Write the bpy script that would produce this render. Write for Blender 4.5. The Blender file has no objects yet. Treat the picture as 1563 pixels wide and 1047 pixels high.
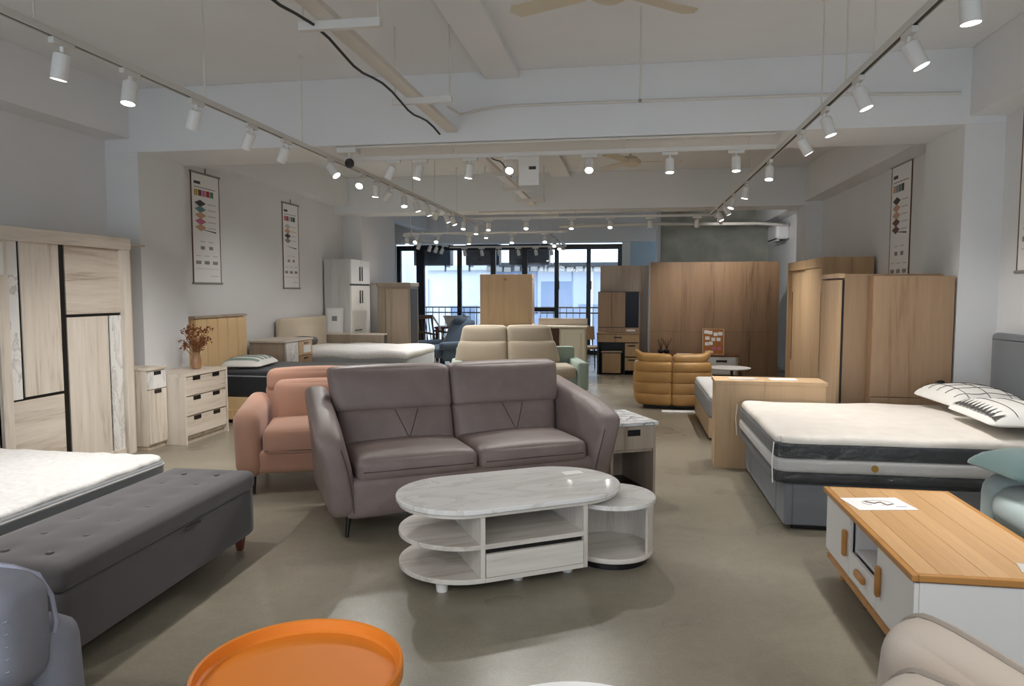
import bpy, math, random
from mathutils import Vector, Matrix
R = math.radians
random.seed(7)
S = bpy.context.scene
COL = S.collection

# ------------------------------------------------------------------ camera
cam_d = bpy.data.cameras.new('camera')
cam = bpy.data.objects.new('camera', cam_d); COL.objects.link(cam)
cam_d.sensor_width = 36.0; cam_d.lens = 1100 / 1563 * 36.0
cam_d.clip_start = 0.05; cam_d.clip_end = 200
cam.location = (0, 0, 1.5)
cam.rotation_euler = (R(90 - 4.08), 0, R(9.2))
S.camera = cam

# ------------------------------------------------------------------ world and exposure
W = bpy.data.worlds.new('world'); S.world = W; W.use_nodes = True
bg = W.node_tree.nodes['Background']
bg.inputs[0].default_value = (0.80, 0.90, 1.0, 1); bg.inputs[1].default_value = 3.0
S.view_settings.view_transform = 'Standard'; S.view_settings.look = 'None'
S.view_settings.exposure = 0.17; S.view_settings.gamma = 1.0
S.view_settings.use_curve_mapping = False
SPOT_W = 66.0          # power of one track spotlight

# ------------------------------------------------------------------ materials
def lin(h, k=1.0):
    if isinstance(h, str):
        h = h.lstrip('#'); c = [int(h[i:i+2], 16) / 255 for i in (0, 2, 4)]
    else:
        c = [v / 255 for v in h]
    c = [v / 12.92 if v <= 0.04045 else ((v + 0.055) / 1.055) ** 2.4 for v in c]
    return tuple(min(0.9, v * k) for v in c) + (1,)
MATS = {}
def newmat(name):
    m = bpy.data.materials.new(name); m.use_nodes = True
    nt = m.node_tree; b = nt.nodes['Principled BSDF']
    MATS[name] = m
    return m, nt, b
def link(nt, a, b): nt.links.new(a, b)
def coords(nt, scale=(1, 1, 1), rot=(0, 0, 0)):
    tc = nt.nodes.new('ShaderNodeTexCoord'); mp = nt.nodes.new('ShaderNodeMapping')
    mp.inputs['Scale'].default_value = scale; mp.inputs['Rotation'].default_value = rot
    link(nt, tc.outputs['Object'], mp.inputs['Vector']); return mp.outputs['Vector']
def noise(nt, vec, scale, detail=4, dist=0.0, rough=0.55):
    n = nt.nodes.new('ShaderNodeTexNoise'); n.inputs['Scale'].default_value = scale
    n.inputs['Detail'].default_value = detail; n.inputs['Distortion'].default_value = dist
    n.inputs['Roughness'].default_value = rough
    link(nt, vec, n.inputs['Vector']); return n.outputs['Fac']
def ramp(nt, fac, stops):
    r = nt.nodes.new('ShaderNodeValToRGB'); e = r.color_ramp.elements
    while len(e) < len(stops): e.new(0.5)
    for i, (p, c) in enumerate(stops): e[i].position = p; e[i].color = c
    link(nt, fac, r.inputs['Fac']); return r.outputs['Color']
def bump(nt, b, h, strength=0.2, dist=0.01):
    n = nt.nodes.new('ShaderNodeBump'); n.inputs['Strength'].default_value = strength
    n.inputs['Distance'].default_value = dist
    link(nt, h, n.inputs['Height']); link(nt, n.outputs['Normal'], b.inputs['Normal'])
def plain(name, col, rough=0.5, metal=0.0, var=0.0, vscale=3.0, bmp=0.0, bscale=60.0, k=1.0, spec=0.5, coat=0.0):
    m, nt, b = newmat(name)
    c = lin(col, k); b.inputs['Base Color'].default_value = c
    b.inputs['Roughness'].default_value = rough; b.inputs['Metallic'].default_value = metal
    b.inputs['Specular IOR Level'].default_value = spec; b.inputs['Coat Weight'].default_value = coat
    v = coords(nt)
    if var:
        f = noise(nt, v, vscale, 5)
        lo = tuple(x * (1 - var) for x in c[:3]) + (1,); hi = tuple(min(.95, x * (1 + var)) for x in c[:3]) + (1,)
        link(nt, ramp(nt, f, [(0.3, lo), (0.7, hi)]), b.inputs['Base Color'])
    if bmp: bump(nt, b, noise(nt, v, bscale, 3), bmp, 0.004)
    return m
def wood(name, light, dark, axis='Z', scale=9.0, rough=0.45, k=1.0, stretch=0.07, bmp=0.06):
    m, nt, b = newmat(name)
    s = [1, 1, 1]; s['XYZ'.index(axis)] = stretch
    v = coords(nt, s)
    f1 = noise(nt, v, scale, 6, 0.7, 0.6); f2 = noise(nt, v, scale * 6, 3, 0.2, 0.5)
    mx = nt.nodes.new('ShaderNodeMath'); mx.operation = 'MULTIPLY_ADD'
    link(nt, f2, mx.inputs[0]); mx.inputs[1].default_value = 0.35
    link(nt, f1, mx.inputs[2])
    l, d = lin(light, k), lin(dark, k)
    mid = tuple((a + 2 * c) / 3 for a, c in zip(d, l))
    link(nt, ramp(nt, mx.outputs[0], [(0.45, d), (0.6, mid), (0.85, l)]), b.inputs['Base Color'])
    b.inputs['Roughness'].default_value = rough
    bump(nt, b, f2, bmp, 0.002)
    return m
def marble(name, base, vein, scale=2.0, rough=0.15, k=1.0, rot=(0, 0, 0.6), stretch=(1, 3, 1)):
    m, nt, b = newmat(name)
    v = coords(nt, stretch, rot)
    f = noise(nt, v, scale, 7, 1.2, 0.6)
    B, V = lin(base, k), lin(vein, k)
    link(nt, ramp(nt, f, [(0.40, B), (0.485, tuple((x + y) / 2 for x, y in zip(B, V))), (0.5, V), (0.52, B), (0.75, tuple(.95 * x for x in B[:3]) + (1,))]), b.inputs['Base Color'])
    b.inputs['Roughness'].default_value = rough
    return m
def fabric(name, col, k=1.0, rough=0.9, var=0.12, scale=220.0, bmp=0.25, sheen=0.25):
    m, nt, b = newmat(name)
    c = lin(col, k); v = coords(nt)
    f = noise(nt, v, scale, 2); g = noise(nt, v, 5, 3)
    mx = nt.nodes.new('ShaderNodeMath'); mx.operation = 'ADD'; link(nt, f, mx.inputs[0]); link(nt, g, mx.inputs[1])
    lo = tuple(x * (1 - var) for x in c[:3]) + (1,); hi = tuple(min(.95, x * (1 + var)) for x in c[:3]) + (1,)
    link(nt, ramp(nt, mx.outputs[0], [(0.7, lo), (1.0, hi)] if False else [(0.35, lo), (0.9, hi)]), b.inputs['Base Color'])
    b.inputs['Roughness'].default_value = rough; b.inputs['Sheen Weight'].default_value = sheen
    b.inputs['Specular IOR Level'].default_value = 0.25
    bump(nt, b, f, bmp, 0.003)
    return m
def leather(name, col, k=1.0, rough=0.42, bmp=0.25):
    m, nt, b = newmat(name)
    c = lin(col, k); v = coords(nt)
    f = noise(nt, v, 160, 3); g = noise(nt, v, 7, 4)
    lo = tuple(x * 0.9 for x in c[:3]) + (1,); hi = tuple(min(.95, x * 1.1) for x in c[:3]) + (1,)
    link(nt, ramp(nt, g, [(0.3, lo), (0.7, hi)]), b.inputs['Base Color'])
    b.inputs['Roughness'].default_value = rough
    mx = nt.nodes.new('ShaderNodeMath'); mx.operation = 'MULTIPLY_ADD'
    link(nt, g, mx.inputs[0]); mx.inputs[1].default_value = 2.5; link(nt, f, mx.inputs[2])
    bump(nt, b, mx.outputs[0], bmp, 0.004)
    return m
def emit(name, col, strength):
    m, nt, b = newmat(name)
    b.inputs['Base Color'].default_value = (.9, .9, .9, 1)
    b.inputs['Emission Color'].default_value = col; b.inputs['Emission Strength'].default_value = strength
    return m
def glass(name, tint=(0.93, 0.97, 1.0, 1), gloss=0.08):
    m = bpy.data.materials.new(name); m.use_nodes = True; MATS[name] = m
    nt = m.node_tree; nt.nodes.clear()
    o = nt.nodes.new('ShaderNodeOutputMaterial'); t = nt.nodes.new('ShaderNodeBsdfTransparent'); g = nt.nodes.new('ShaderNodeBsdfGlossy')
    t.inputs[0].default_value = tint; g.inputs['Roughness'].default_value = 0.02
    mx = nt.nodes.new('ShaderNodeMixShader'); mx.inputs[0].default_value = gloss
    link(nt, t.outputs[0], mx.inputs[1]); link(nt, g.outputs[0], mx.inputs[2]); link(nt, mx.outputs[0], o.inputs[0])
    return m

def floor_mat():
    m, nt, b = newmat('polished_concrete')
    v = coords(nt)
    a = noise(nt, v, 0.7, 3, 0.2, 0.5); g = noise(nt, v, 90, 4, 0, 0.7); sp = noise(nt, v, 14, 6, 0.2, 0.7)
    m1 = nt.nodes.new('ShaderNodeMath'); m1.operation = 'MULTIPLY_ADD'
    link(nt, g, m1.inputs[0]); m1.inputs[1].default_value = 0.55; link(nt, a, m1.inputs[2])
    m2 = nt.nodes.new('ShaderNodeMath'); m2.operation = 'MULTIPLY_ADD'
    link(nt, sp, m2.inputs[0]); m2.inputs[1].default_value = 0.35; link(nt, m1.outputs[0], m2.inputs[2])
    m3 = nt.nodes.new('ShaderNodeMath'); m3.operation = 'MULTIPLY'; link(nt, m2.outputs[0], m3.inputs[0]); m3.inputs[1].default_value = 0.53
    link(nt, ramp(nt, m3.outputs[0], [(0.26, lin('645f50')), (0.5, lin('888172')), (0.74, lin('aaa292'))]), b.inputs['Base Color'])
    link(nt, ramp(nt, a, [(0.3, (0.24,) * 3 + (1,)), (0.7, (0.36,) * 3 + (1,))]), b.inputs['Roughness'])
    b.inputs['Specular IOR Level'].default_value = 0.45
    bump(nt, b, sp, 0.03, 0.003)
floor_mat()
plain('white_paint', 'e0e0e0', 0.75, var=0.025, vscale=1.2, bmp=0.08, bscale=25)
plain('ceiling_paint', 'e3e4e5', 0.85, var=0.03, vscale=0.8, bmp=0.1, bscale=18)
plain('raw_concrete', 'b2b3a9', 0.8, var=0.22, vscale=2.2, bmp=0.15, bscale=20)
plain('pale_blue_tone', 'b3c7d8', 0.7, var=0.03)  # wall colour of the outside building; on the window pier it imitates daylight
plain('track_white', 'd9d6d0', 0.4)
plain('lamp_white', 'e6e4e0', 0.35)
plain('slot_dark', '3a3836', 0.6)
plain('conduit', 'd6d2cb', 0.5)
plain('tray_metal', 'dcd6cc', 0.45, metal=0.2)
plain('black_cable', '1a1a1a', 0.5)
plain('fan_cream', 'd3c7b0', 0.4)
plain('black_metal', '151618', 0.35)
plain('black_plastic', '0d0d0e', 0.4)
plain('black_frame', '0b1018', 0.35)
plain('chrome', 'c8c8c8', 0.18, metal=1.0)
plain('brass', 'c89a3c', 0.3, metal=0.9)
emit('lamp_glow', (1.0, 0.97, 0.92, 1), 14.0)
plain('lamp_off', 'bdbab5', 0.3)
glass('window_glass')
wood('ash', 'e6dccf', 'b8a896', 'Z', 10, k=1.0)
wood('ash_across', 'e3d8ca', 'b09e8b', 'X', 10, k=1.0)
wood('ash_edge', 'cdbfae', 'a89681', 'Z', 10)
marble('marble_panel', 'eceae7', 'c2beba', 2.2, 0.2, stretch=(2.5, 1, 1), rot=(0, 0.6, 0))
marble('marble_top', 'eeedeb', 'dad6d1', 1.2, 0.07, stretch=(1, 3.5, 1), rot=(0, 0, 0.3))
marble('marble_dark', 'e8e8e8', '7d7f82', 4.0, 0.15, stretch=(1, 2, 1))
wood('whitewash', 'e0dad2', 'b5aca2', 'X', 9, rough=0.5)
wood('whitewash_up', 'ddd6ce', 'b0a69b', 'Z', 9, rough=0.5)
wood('oak', 'bf9e76', '9a7a56', 'Z', 8)
wood('oak_light', 'd0b08a', 'b1916b', 'Z', 8)
wood('oak_dark', '9d7d5f', '735740', 'Z', 8)
wood('oak_brown', 'aa8c6e', '84684e', 'Z', 7)
wood('oak_grey', 'b9a795', '9a8775', 'Z', 8)
wood('taupe_wood', 'a39482', '877866', 'Z', 9)
wood('walnut', '7c5233', '4f311d', 'Y', 9)
wood('stave', 'd8ab74', 'ad7c49', 'Y', 7, rough=0.3)
wood('beech', 'c08a4c', 'a2703a', 'Y', 7, rough=0.35)
wood('cabinet_grey', 'b4a596', '8d7d6e', 'Z', 9)
plain('white_lacquer', 'e4e3e2', 0.3)
plain('cream_lacquer', 'd6cdb9', 0.4, var=0.02)
wood('cream_wood', 'd8cdb8', 'c2b59d', 'Z', 9)
plain('white_wardrobe', 'eceae6', 0.4)
wood('white_grain', 'cfcdca', 'b7b5b2', 'Z', 10)
leather('sofa_leather', '837470', 1.0, 0.48)
plain('sofa_seam', '4a4140', 0.7)
fabric('pink_fabric', 'a9806c', 1.0)
fabric('bench_fabric', '545152', 1.0, var=0.2, scale=300)
fabric('grey_fabric', '6b6e72', 1.0)
leather('blue_grey_leather', '83858f', 1.0, 0.6)
plain('blue_grey_piping', '9a9cac', 0.6)
fabric('mint_fabric', 'a3b0af', 1.0)
fabric('teal_fabric', '465d5b', 1.0, sheen=0.5)
fabric('linen', 'bdb0a3', 1.0)
plain('linen_piping', 'a3978b', 0.85)
leather('mustard_leather', 'c4965a', 1.0, 0.45, 0.15)
fabric('sage_fabric', '93a497', 1.0)
fabric('taupe_fabric', 'a99d8b', 1.0)
fabric('navy_fabric', '4b5a6c', 1.0)
fabric('gold_fabric', 'd9b98a', 1.0, scale=120)
fabric('beige_fabric', 'bfb19b', 1.0)
plain('mattress_white', 'e9e2d9', 0.55, var=0.05, vscale=9, bmp=0.5, bscale=22)
plain('mattress_quilt', 'e6e4e1', 0.8, var=0.08, vscale=30, bmp=0.7, bscale=40)
fabric('mattress_dark', '26292d', 1.0, rough=0.6)
fabric('mattress_side', '8e9092', 1.0, scale=90)
fabric('band_grey', 'b6b4b2', 1.0, scale=120)
plain('orange_lacquer', 'ec8a2c', 0.5, k=1.0)
plain('paper', 'efeeec', 0.6)
plain('ink_grey', '8d8a88', 0.7); plain('ink_dark', '3f3d40', 0.7); plain('ink_brown', '6b4a3a', 0.7)
plain('ink_pink', 'c4748a', 0.7); plain('ink_red', 'a5383f', 0.7); plain('ink_gold', 'c39a45', 0.7)
plain('ink_green', '5a7d6d', 0.7); plain('ink_teal', '5d8a8a', 0.7); plain('ink_tan', 'c99d7f', 0.7); plain('ink_light', 'c3c0bc', 0.7)
plain('cork', 'b0713a', 0.8, var=0.2, vscale=60)
plain('dry_flower', '7a4524', 0.9, var=0.35, vscale=40)
plain('dry_stem', '8a6a45', 0.9)
plain('vase_glass', 'a07a58', 0.15, spec=0.6)
plain('shade_mirror', '0a0c1a', 0.25, spec=0.15)
plain('ac_white', 'e3e3e5', 0.35)
plain('ac_outdoor', '2f353d', 0.5)
plain('facade_white', 'e9ebee', 0.8, var=0.05); plain('facade_blue', '8c9dba', 0.8, var=0.05)
plain('facade_window', '8f9fba', 0.3); plain('facade_trim', 'c9ccd2', 0.7)
plain('street', '777a7c', 0.9)
plain('green_leaf', '3f5a43', 0.6); plain('pot_dark', '2b3036', 0.5); plain('red_brown', '6e3a30', 0.5)
plain('green_stripe', '8aa197', 0.85); plain('pillow_white', 'e6e3dd', 0.9, bmp=0.2, bscale=30)
plain('print_dark', '4a4846', 0.9)
M = MATS

# ------------------------------------------------------------------ mesh builder
class MB:
    def __init__(s): s.v = []; s.f = []
    def add(s, vs, fs, mtx=None):
        o = len(s.v)
        s.v += [tuple(mtx @ Vector(p)) if mtx else tuple(p) for p in vs]
        s.f += [tuple(i + o for i in f) for f in fs]; return s
    def box(s, x0, x1, y0, y1, z0, z1, mtx=None):
        return s.add([(x0, y0, z0), (x1, y0, z0), (x1, y1, z0), (x0, y1, z0), (x0, y0, z1), (x1, y0, z1), (x1, y1, z1), (x0, y1, z1)],
                     [(3, 2, 1, 0), (4, 5, 6, 7), (0, 1, 5, 4), (1, 2, 6, 5), (2, 3, 7, 6), (3, 0, 4, 7)], mtx)
    def cyl(s, p0, p1, r0, r1=None, n=16):
        r1 = r0 if r1 is None else r1
        p0, p1 = Vector(p0), Vector(p1); d = (p1 - p0).normalized()
        a = d.orthogonal().normalized(); b = d.cross(a); vs = []
        for p, r in ((p0, r0), (p1, r1)):
            for i in range(n):
                t = 2 * math.pi * i / n; vs.append(p + a * r * math.cos(t) + b * r * math.sin(t))
        fs = [(i, (i + 1) % n, n + (i + 1) % n, n + i) for i in range(n)] + [tuple(range(n - 1, -1, -1)), tuple(range(n, 2 * n))]
        return s.add(vs, fs)
    def tube(s, pts, r, n=8):
        pts = [Vector(p) for p in pts]; vs = []; fs = []; a = None
        for i, p in enumerate(pts):
            d = (pts[min(i + 1, len(pts) - 1)] - pts[max(i - 1, 0)]).normalized()
            if a is None: a = d.orthogonal().normalized()
            else: a = (a - d * a.dot(d)).normalized()
            b = d.cross(a)
            for k in range(n):
                t = 2 * math.pi * k / n; vs.append(p + a * r * math.cos(t) + b * r * math.sin(t))
        for i in range(len(pts) - 1):
            for k in range(n):
                fs.append((i * n + k, i * n + (k + 1) % n, (i + 1) * n + (k + 1) % n, (i + 1) * n + k))
        fs += [tuple(range(n - 1, -1, -1)), tuple(range((len(pts) - 1) * n, len(pts) * n))]
        return s.add(vs, fs)
    def prism(s, poly, z0, z1, mtx=None):
        n = len(poly)
        vs = [(x, y, z0) for x, y in poly] + [(x, y, z1) for x, y in poly]
        fs = [(i, (i + 1) % n, n + (i + 1) % n, n + i) for i in range(n)] + [tuple(range(n - 1, -1, -1)), tuple(range(n, 2 * n))]
        return s.add(vs, fs, mtx)
    def lathe(s, prof, n=40, c=(0, 0, 0)):
        vs = []; fs = []
        for r, z in prof:
            for k in range(n):
                t = 2 * math.pi * k / n; vs.append((c[0] + r * math.cos(t), c[1] + r * math.sin(t), c[2] + z))
        m = len(prof)
        for i in range(m - 1):
            for k in range(n): fs.append((i * n + k, i * n + (k + 1) % n, (i + 1) * n + (k + 1) % n, (i + 1) * n + k))
        fs += [tuple(range(n - 1, -1, -1)), tuple(range((m - 1) * n, m * n))]
        return s.add(vs, fs)
    def soft(s, c, size, r=0.05, puff=(0, 0, 0), n=10, fn=None, mtx=None):
        h = [d / 2 for d in size]; r = min(r, *h) * 0.999; idx = {}; vs = []; fs = []
        us = []
        for i in range(n + 1):
            u = -1 + 2 * i / n; us.append(u * (1.5 - 0.5 * u * u))
        def vert(p):
            k = tuple(round(x, 5) for x in p)
            if k in idx: return idx[k]
            q = [p[i] * h[i] for i in range(3)]
            cl = [max(-(h[i] - r), min(h[i] - r, q[i])) for i in range(3)]
            d = [q[i] - cl[i] for i in range(3)]; L = math.sqrt(sum(x * x for x in d))
            if L > 1e-9: q = [cl[i] + d[i] / L * r for i in range(3)]
            o = list(q)
            for i in range(3):
                if puff[i]:
                    j, k2 = (i + 1) % 3, (i + 2) % 3
                    o[i] += puff[i] * p[i] * (1 - p[j] ** 2) * (1 - p[k2] ** 2)
            o = [o[i] + c[i] for i in range(3)]
            if fn: o = fn(*o)
            vs.append(tuple(o)); idx[k] = len(vs) - 1; return idx[k]
        for ax in range(3):
            for sg in (-1, 1):
                for i in range(n):
                    for j in range(n):
                        q = []
                        for a, b in ((i, j), (i + 1, j), (i + 1, j + 1), (i, j + 1)):
                            p = [0, 0, 0]; p[ax] = sg; p[(ax + 1) % 3] = us[a]; p[(ax + 2) % 3] = us[b]; q.append(vert(p))
                        fs.append(tuple(q) if sg > 0 else tuple(reversed(q)))
        return s.add(vs, fs, mtx)
    def build(s, name, mat, parent=None, bevel=0.0, smooth=None, loc=None):
        me = bpy.data.meshes.new(name); me.from_pydata(s.v, [], s.f); me.update()
        me.materials.append(M[mat] if isinstance(mat, str) else mat)
        if smooth is not None:
            me.polygons.foreach_set('use_smooth', [True] * len(me.polygons)); me.set_sharp_from_angle(angle=R(smooth))
        o = bpy.data.objects.new(name, me); COL.objects.link(o)
        if parent: o.parent = parent
        if loc: o.location = loc
        if bevel:
            b = o.modifiers.new('bevel', 'BEVEL'); b.width = bevel; b.segments = 2; b.limit_method = 'ANGLE'; b.angle_limit = R(40)
        return o
def plan_round(hx, hy, Rr, fn=None, cx=0, cy=0):
    def f(x, y, z):
        a, b = abs(x - cx) - (hx - Rr), abs(y - cy) - (hy - Rr)
        if a > 0 and b > 0:
            k = max(a, b) / math.hypot(a, b)
            x = cx + math.copysign(hx - Rr + a * k, x - cx); y = cy + math.copysign(hy - Rr + b * k, y - cy)
        return fn(x, y, z) if fn else (x, y, z)
    return f
def BX(name, mat, parent, x0, x1, y0, y1, z0, z1, bevel=0.002): return MB().box(x0, x1, y0, y1, z0, z1).build(name, mat, parent, bevel)
def SF(name, mat, parent, c, size, r=0.05, puff=(0, 0, 0), n=10, fn=None): return MB().soft(c, size, r, puff, n, fn).build(name, mat, parent, smooth=60)
def CY(name, mat, parent, p0, p1, r0, r1=None, n=20): return MB().cyl(p0, p1, r0, r1, n).build(name, mat, parent, smooth=40)
def TB(name, mat, parent, pts, r, n=8): return MB().tube(pts, r, n).build(name, mat, parent, smooth=50)
def tag(o, label, cat, group=None):
    o['label'] = label; o['category'] = cat
    if group: o['group'] = group
    return o
def thing(name, label, cat, loc=(0, 0, 0), rz=0.0, group=None):
    o = bpy.data.objects.new(name, None); COL.objects.link(o); o.empty_display_size = 0.1
    o.location = loc; o.rotation_euler = (0, 0, R(rz)); return tag(o, label, cat, group)
def struct(o, label=None):
    o['kind'] = 'structure'
    if label: o['label'] = label
    return o
def kids(o): return [c for c in bpy.data.objects if c.parent is o]
def dup(root, loc, rz=None, label=None, group=None):
    r = root.copy(); COL.objects.link(r); r.location = loc
    if rz is not None: r.rotation_euler = (0, 0, R(rz))
    if label: r['label'] = label
    if group: r['group'] = group
    for ch in kids(root):
        c = ch.copy(); COL.objects.link(c); c.parent = r
        for g in kids(ch):
            d = g.copy(); COL.objects.link(d); d.parent = c
    return r

# ================================================================== THE ROOM
WL, WR = -5.05, 2.95          # side walls
YB, YF = -5.0, 17.2           # shop front behind the camera, window end
CZ = 3.44                     # slab underside
Y1, Y2, Y3 = 6.4, 11.9, 17.2  # transverse beams
BZ = 2.84
struct(BX('floor', 'polished_concrete', None, WL - 0.9, WR + 0.3, YB, YF + 0.05, -0.1, 0, 0), 'polished grey concrete floor')
struct(BX('ceiling', 'ceiling_paint', None, WL - 0.9, WR + 0.3, YB, YF + 0.4, CZ, CZ + 0.12, 0), 'white painted concrete ceiling')
struct(BX('wall_left', 'white_paint', None, WL - 0.2, WL, YB, 12.6, 0, CZ, 0), 'white painted side wall with hanging posters')
struct(BX('wall_left_far', 'white_paint', None, WL - 0.82, WL - 0.62, 12.6, YF, 0, CZ, 0), 'white painted wall beside the far window')
struct(BX('wall_right', 'white_paint', None, WR, WR + 0.2, YB, YF, 0, CZ, 0), 'white painted side wall behind the oak wardrobes')
for k, (x0, x1, y0, y1) in enumerate([(WL, -4.70, Y1, 7.13), (WL, -4.70, 12.3, 12.5), (WL - 0.65, -4.70, 12.5, 14.15), (2.65, WR, Y1, 7.18), (2.70, WR, Y2, Y2 + 0.6), (WL, -4.7, 0.9, 1.6), (2.65, WR, 0.9, 1.6)]):
    struct(BX('column', 'white_paint', None, x0, x1, y0, y1, 0, CZ if y0 == 12.5 else BZ, 0), 'white painted wall column under a ceiling beam')
for y0, y1 in ((Y1, Y1 + 0.78), (Y2, Y2 + 0.6), (0.9, 1.6)):
    struct(BX('ceiling_beam', 'ceiling_paint', None, WL, WR, y0, y1, BZ, CZ, 0.004), 'deep white beam across the ceiling')
struct(BX('ceiling_beam', 'ceiling_paint', None, WL - 0.7, WR, YF - 0.25, YF + 0.35, 2.66, CZ, 0.004), 'white beam above the far window')
for y0, y1 in ((YB, 0.9), (1.6, Y1), (Y1 + 0.78, Y2), (Y2 + 0.6, YF - 0.25)):
    struct(BX('ceiling_beam', 'ceiling_paint', None, WL, -4.78, y0, y1, 2.97, CZ, 0.004), 'white beam running along the left wall')
    struct(BX('ceiling_beam', 'ceiling_paint', None, 2.68, WR, y0, y1, 2.9, CZ, 0.004), 'white beam running along the right wall')
    struct(BX('ceiling_beam', 'ceiling_paint', None, -1.27, -0.97, y0, y1, 3.37, CZ, 0.004), 'shallow white beam along the middle of the ceiling')
# far end: window opening X -5.68..-0.17, then pier coloured as if daylit, concrete wall
WX0, WX1, WZ1 = -5.67, -0.17, 2.62
struct(BX('wall_back', 'white_paint', None, WX1, 0.02, YF - 0.1, YF + 0.2, 0, 2.66, 0), 'white window jamb')
struct(BX('wall_back_pier', 'pale_blue_tone', None, 0.02, 0.72, YF - 0.1, YF + 0.2, 0, 2.66, 0), 'pier with blue daylight put into its colour beside the far window')  # blue of the outside light is put into the wall colour
struct(BX('wall_back_concrete', 'raw_concrete', None, 0.67, WR, 16.3, 16.5, 0, CZ, 0), 'bare grey concrete wall panel')
struct(BX('trim_1', 'white_paint', None, 0.60, 0.67, 16.2, 16.55, 0, CZ, 0), 'white edge strip of the concrete wall')

# window frame
wf = struct(thing('window_1', 'black framed sliding window wall with balcony beyond', 'window', (0, YF + 0.05, 0)))
del wf['category']
def bar(x0, x1, z0, z1, y0=-0.05, y1=0.05): return BX('frame', 'black_frame', wf, x0, x1, y0, y1, z0, z1, 0.003)
bar(WX0, WX1, 2.50, WZ1); bar(WX0, WX1, 0.0, 0.10)
mull = [WX0, -5.07, -4.09, -3.25, -2.48, -1.71, -0.95, WX1]
wid = [0.1, 0.20, 0.10, 0.12, 0.13, 0.10, 0.10, 0.1]
for k, (x, w) in enumerate(zip(mull, wid)):
    x0 = x if k == 0 else (x - w if k == len(mull) - 1 else x - w / 2)
    bar(x0, x0 + w, 0.1, 2.5)
bar(-2.42, -1.76, 1.02, 1.12, -0.06, 0.04)
for a, b in zip(mull[:-1], mull[1:]):
    BX('pane', 'window_glass', wf, a + 0.05, b - 0.05, -0.004, 0.004, 0.1, 2.5, 0)
for x in (-4.09, -1.71, -0.95):
    MB().box(x + 0.04, x + 0.07, -0.1, -0.05, 1.55, 1.75).box(x - 0.02, x + 0.02, -0.09, -0.05, 1.05, 1.12).build('latch', 'black_metal', wf)

# shop front behind the camera: posts and a header, open to daylight
struct(BX('wall_front', 'white_paint', None, WL, WR, YB - 0.1, YB, 2.75, CZ, 0), 'white wall strip above the shop front')
fr = struct(thing('window_2', 'unseen open shop front with black frame and no panes', 'window', (0, YB, 0))); del fr['category']
for x in (WL, -3.1, -1.05, 1.0, WR - 0.08): BX('frame', 'black_frame', fr, x, x + 0.08, -0.06, 0.0, 0, 2.75)

# ================================================================== OUTSIDE
struct(BX('balcony_floor', 'facade_trim', None, -7.5, 3.0, YF + 0.3, YF + 1.6, -0.25, -0.05, 0), 'narrow balcony slab outside the window')
struct(BX('ground_street', 'street', None, -40, 30, YF + 1.6, 60, -4.2, -4.0, 0), 'street below the balcony')
rail = thing('balcony_railing', 'thin dark metal railing of the balcony outside the window', 'railing', (0, YF + 1.45, -0.05))
for z in (1.12, 0.98, 0.1): BX('rail', 'ac_outdoor', rail, -7.3, 2.8, -0.02, 0.02, z, z + 0.035, 0)
_b = None
x = -7.2
while x < 2.8:
    if _b is None: _b = BX('baluster', 'ac_outdoor', rail, -0.009, 0.009, -0.009, 0.009, 0, 1.12, 0); _b.location.x = x
    else: c = _b.copy(); COL.objects.link(c); c.location.x = x
    x += 0.17
bA = thing('building', 'white rendered town house with blue grey windows across the street', 'building', (-8.4, 27, -4))
BX('wall', 'facade_white', bA, -4.5, 3.2, 0, 6, 0, 9.5, 0.02)
BX('cornice', 'facade_trim', bA, -4.6, 3.3, -0.25, 0, 6.3, 6.5, 0.01)
BX('cornice', 'facade_trim', bA, -4.6, 3.3, -0.12, 0, 3.4, 3.52, 0.01)
for (x, z, w, h) in ((-3.6, 4.2, .9, 1.5), (-2.0, 4.2, .9, 1.5), (-0.2, 4.0, .9, 1.9), (1.7, 3.7, .9, 1.2), (-3.6, 7, .9, 1.4), (-1.6, 7, .9, 1.4), (0.4, 7, .9, 1.4)):
    w_ = BX('window', 'facade_trim', bA, x - .08, x + w + .08, -0.08, 0.02, z - .08, z + h + .08, 0.01)
    BX('pane', 'facade_window', w_, x, x + w, -0.1, -0.08, z, z + h, 0)
bB = thing('building', 'pale blue grey block with dark roof edge across the street', 'building', (0.6, 25, -4))
BX('wall', 'facade_blue', bB, -5.4, 7, 0, 6, 0, 6.35, 0.02)
BX('roof_edge', 'ac_outdoor', bB, -5.5, 7.1, -0.2, 6, 6.35, 6.5, 0.01)
for k in range(40):
    if k == 0: s0 = BX('roof_tile', 'ink_grey', bB, 0, 0.24, -0.32, 0.1, 6.2, 6.36, 0.01); s0.location.x = -5.5
    else: c = s0.copy(); COL.objects.link(c); c.location.x = -5.5 + k * 0.31; c.location.z = random.uniform(-.03, .02)
BX('downpipe', 'facade_trim', bB, -1.9, -1.82, -0.1, 0, 0, 6.2, 0)
bC = thing('building', 'narrow light blue wall close beside the balcony end', 'building', (-8.6, 19.2, -4))
BX('wall', 'pale_blue_tone', bC, 0, 2.0, 0, 2.5, 0, 8, 0.02)
BX('corner_strip', 'facade_white', bC, 2.0, 2.5, 0.2, 2.3, 0, 8, 0.02)
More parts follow.
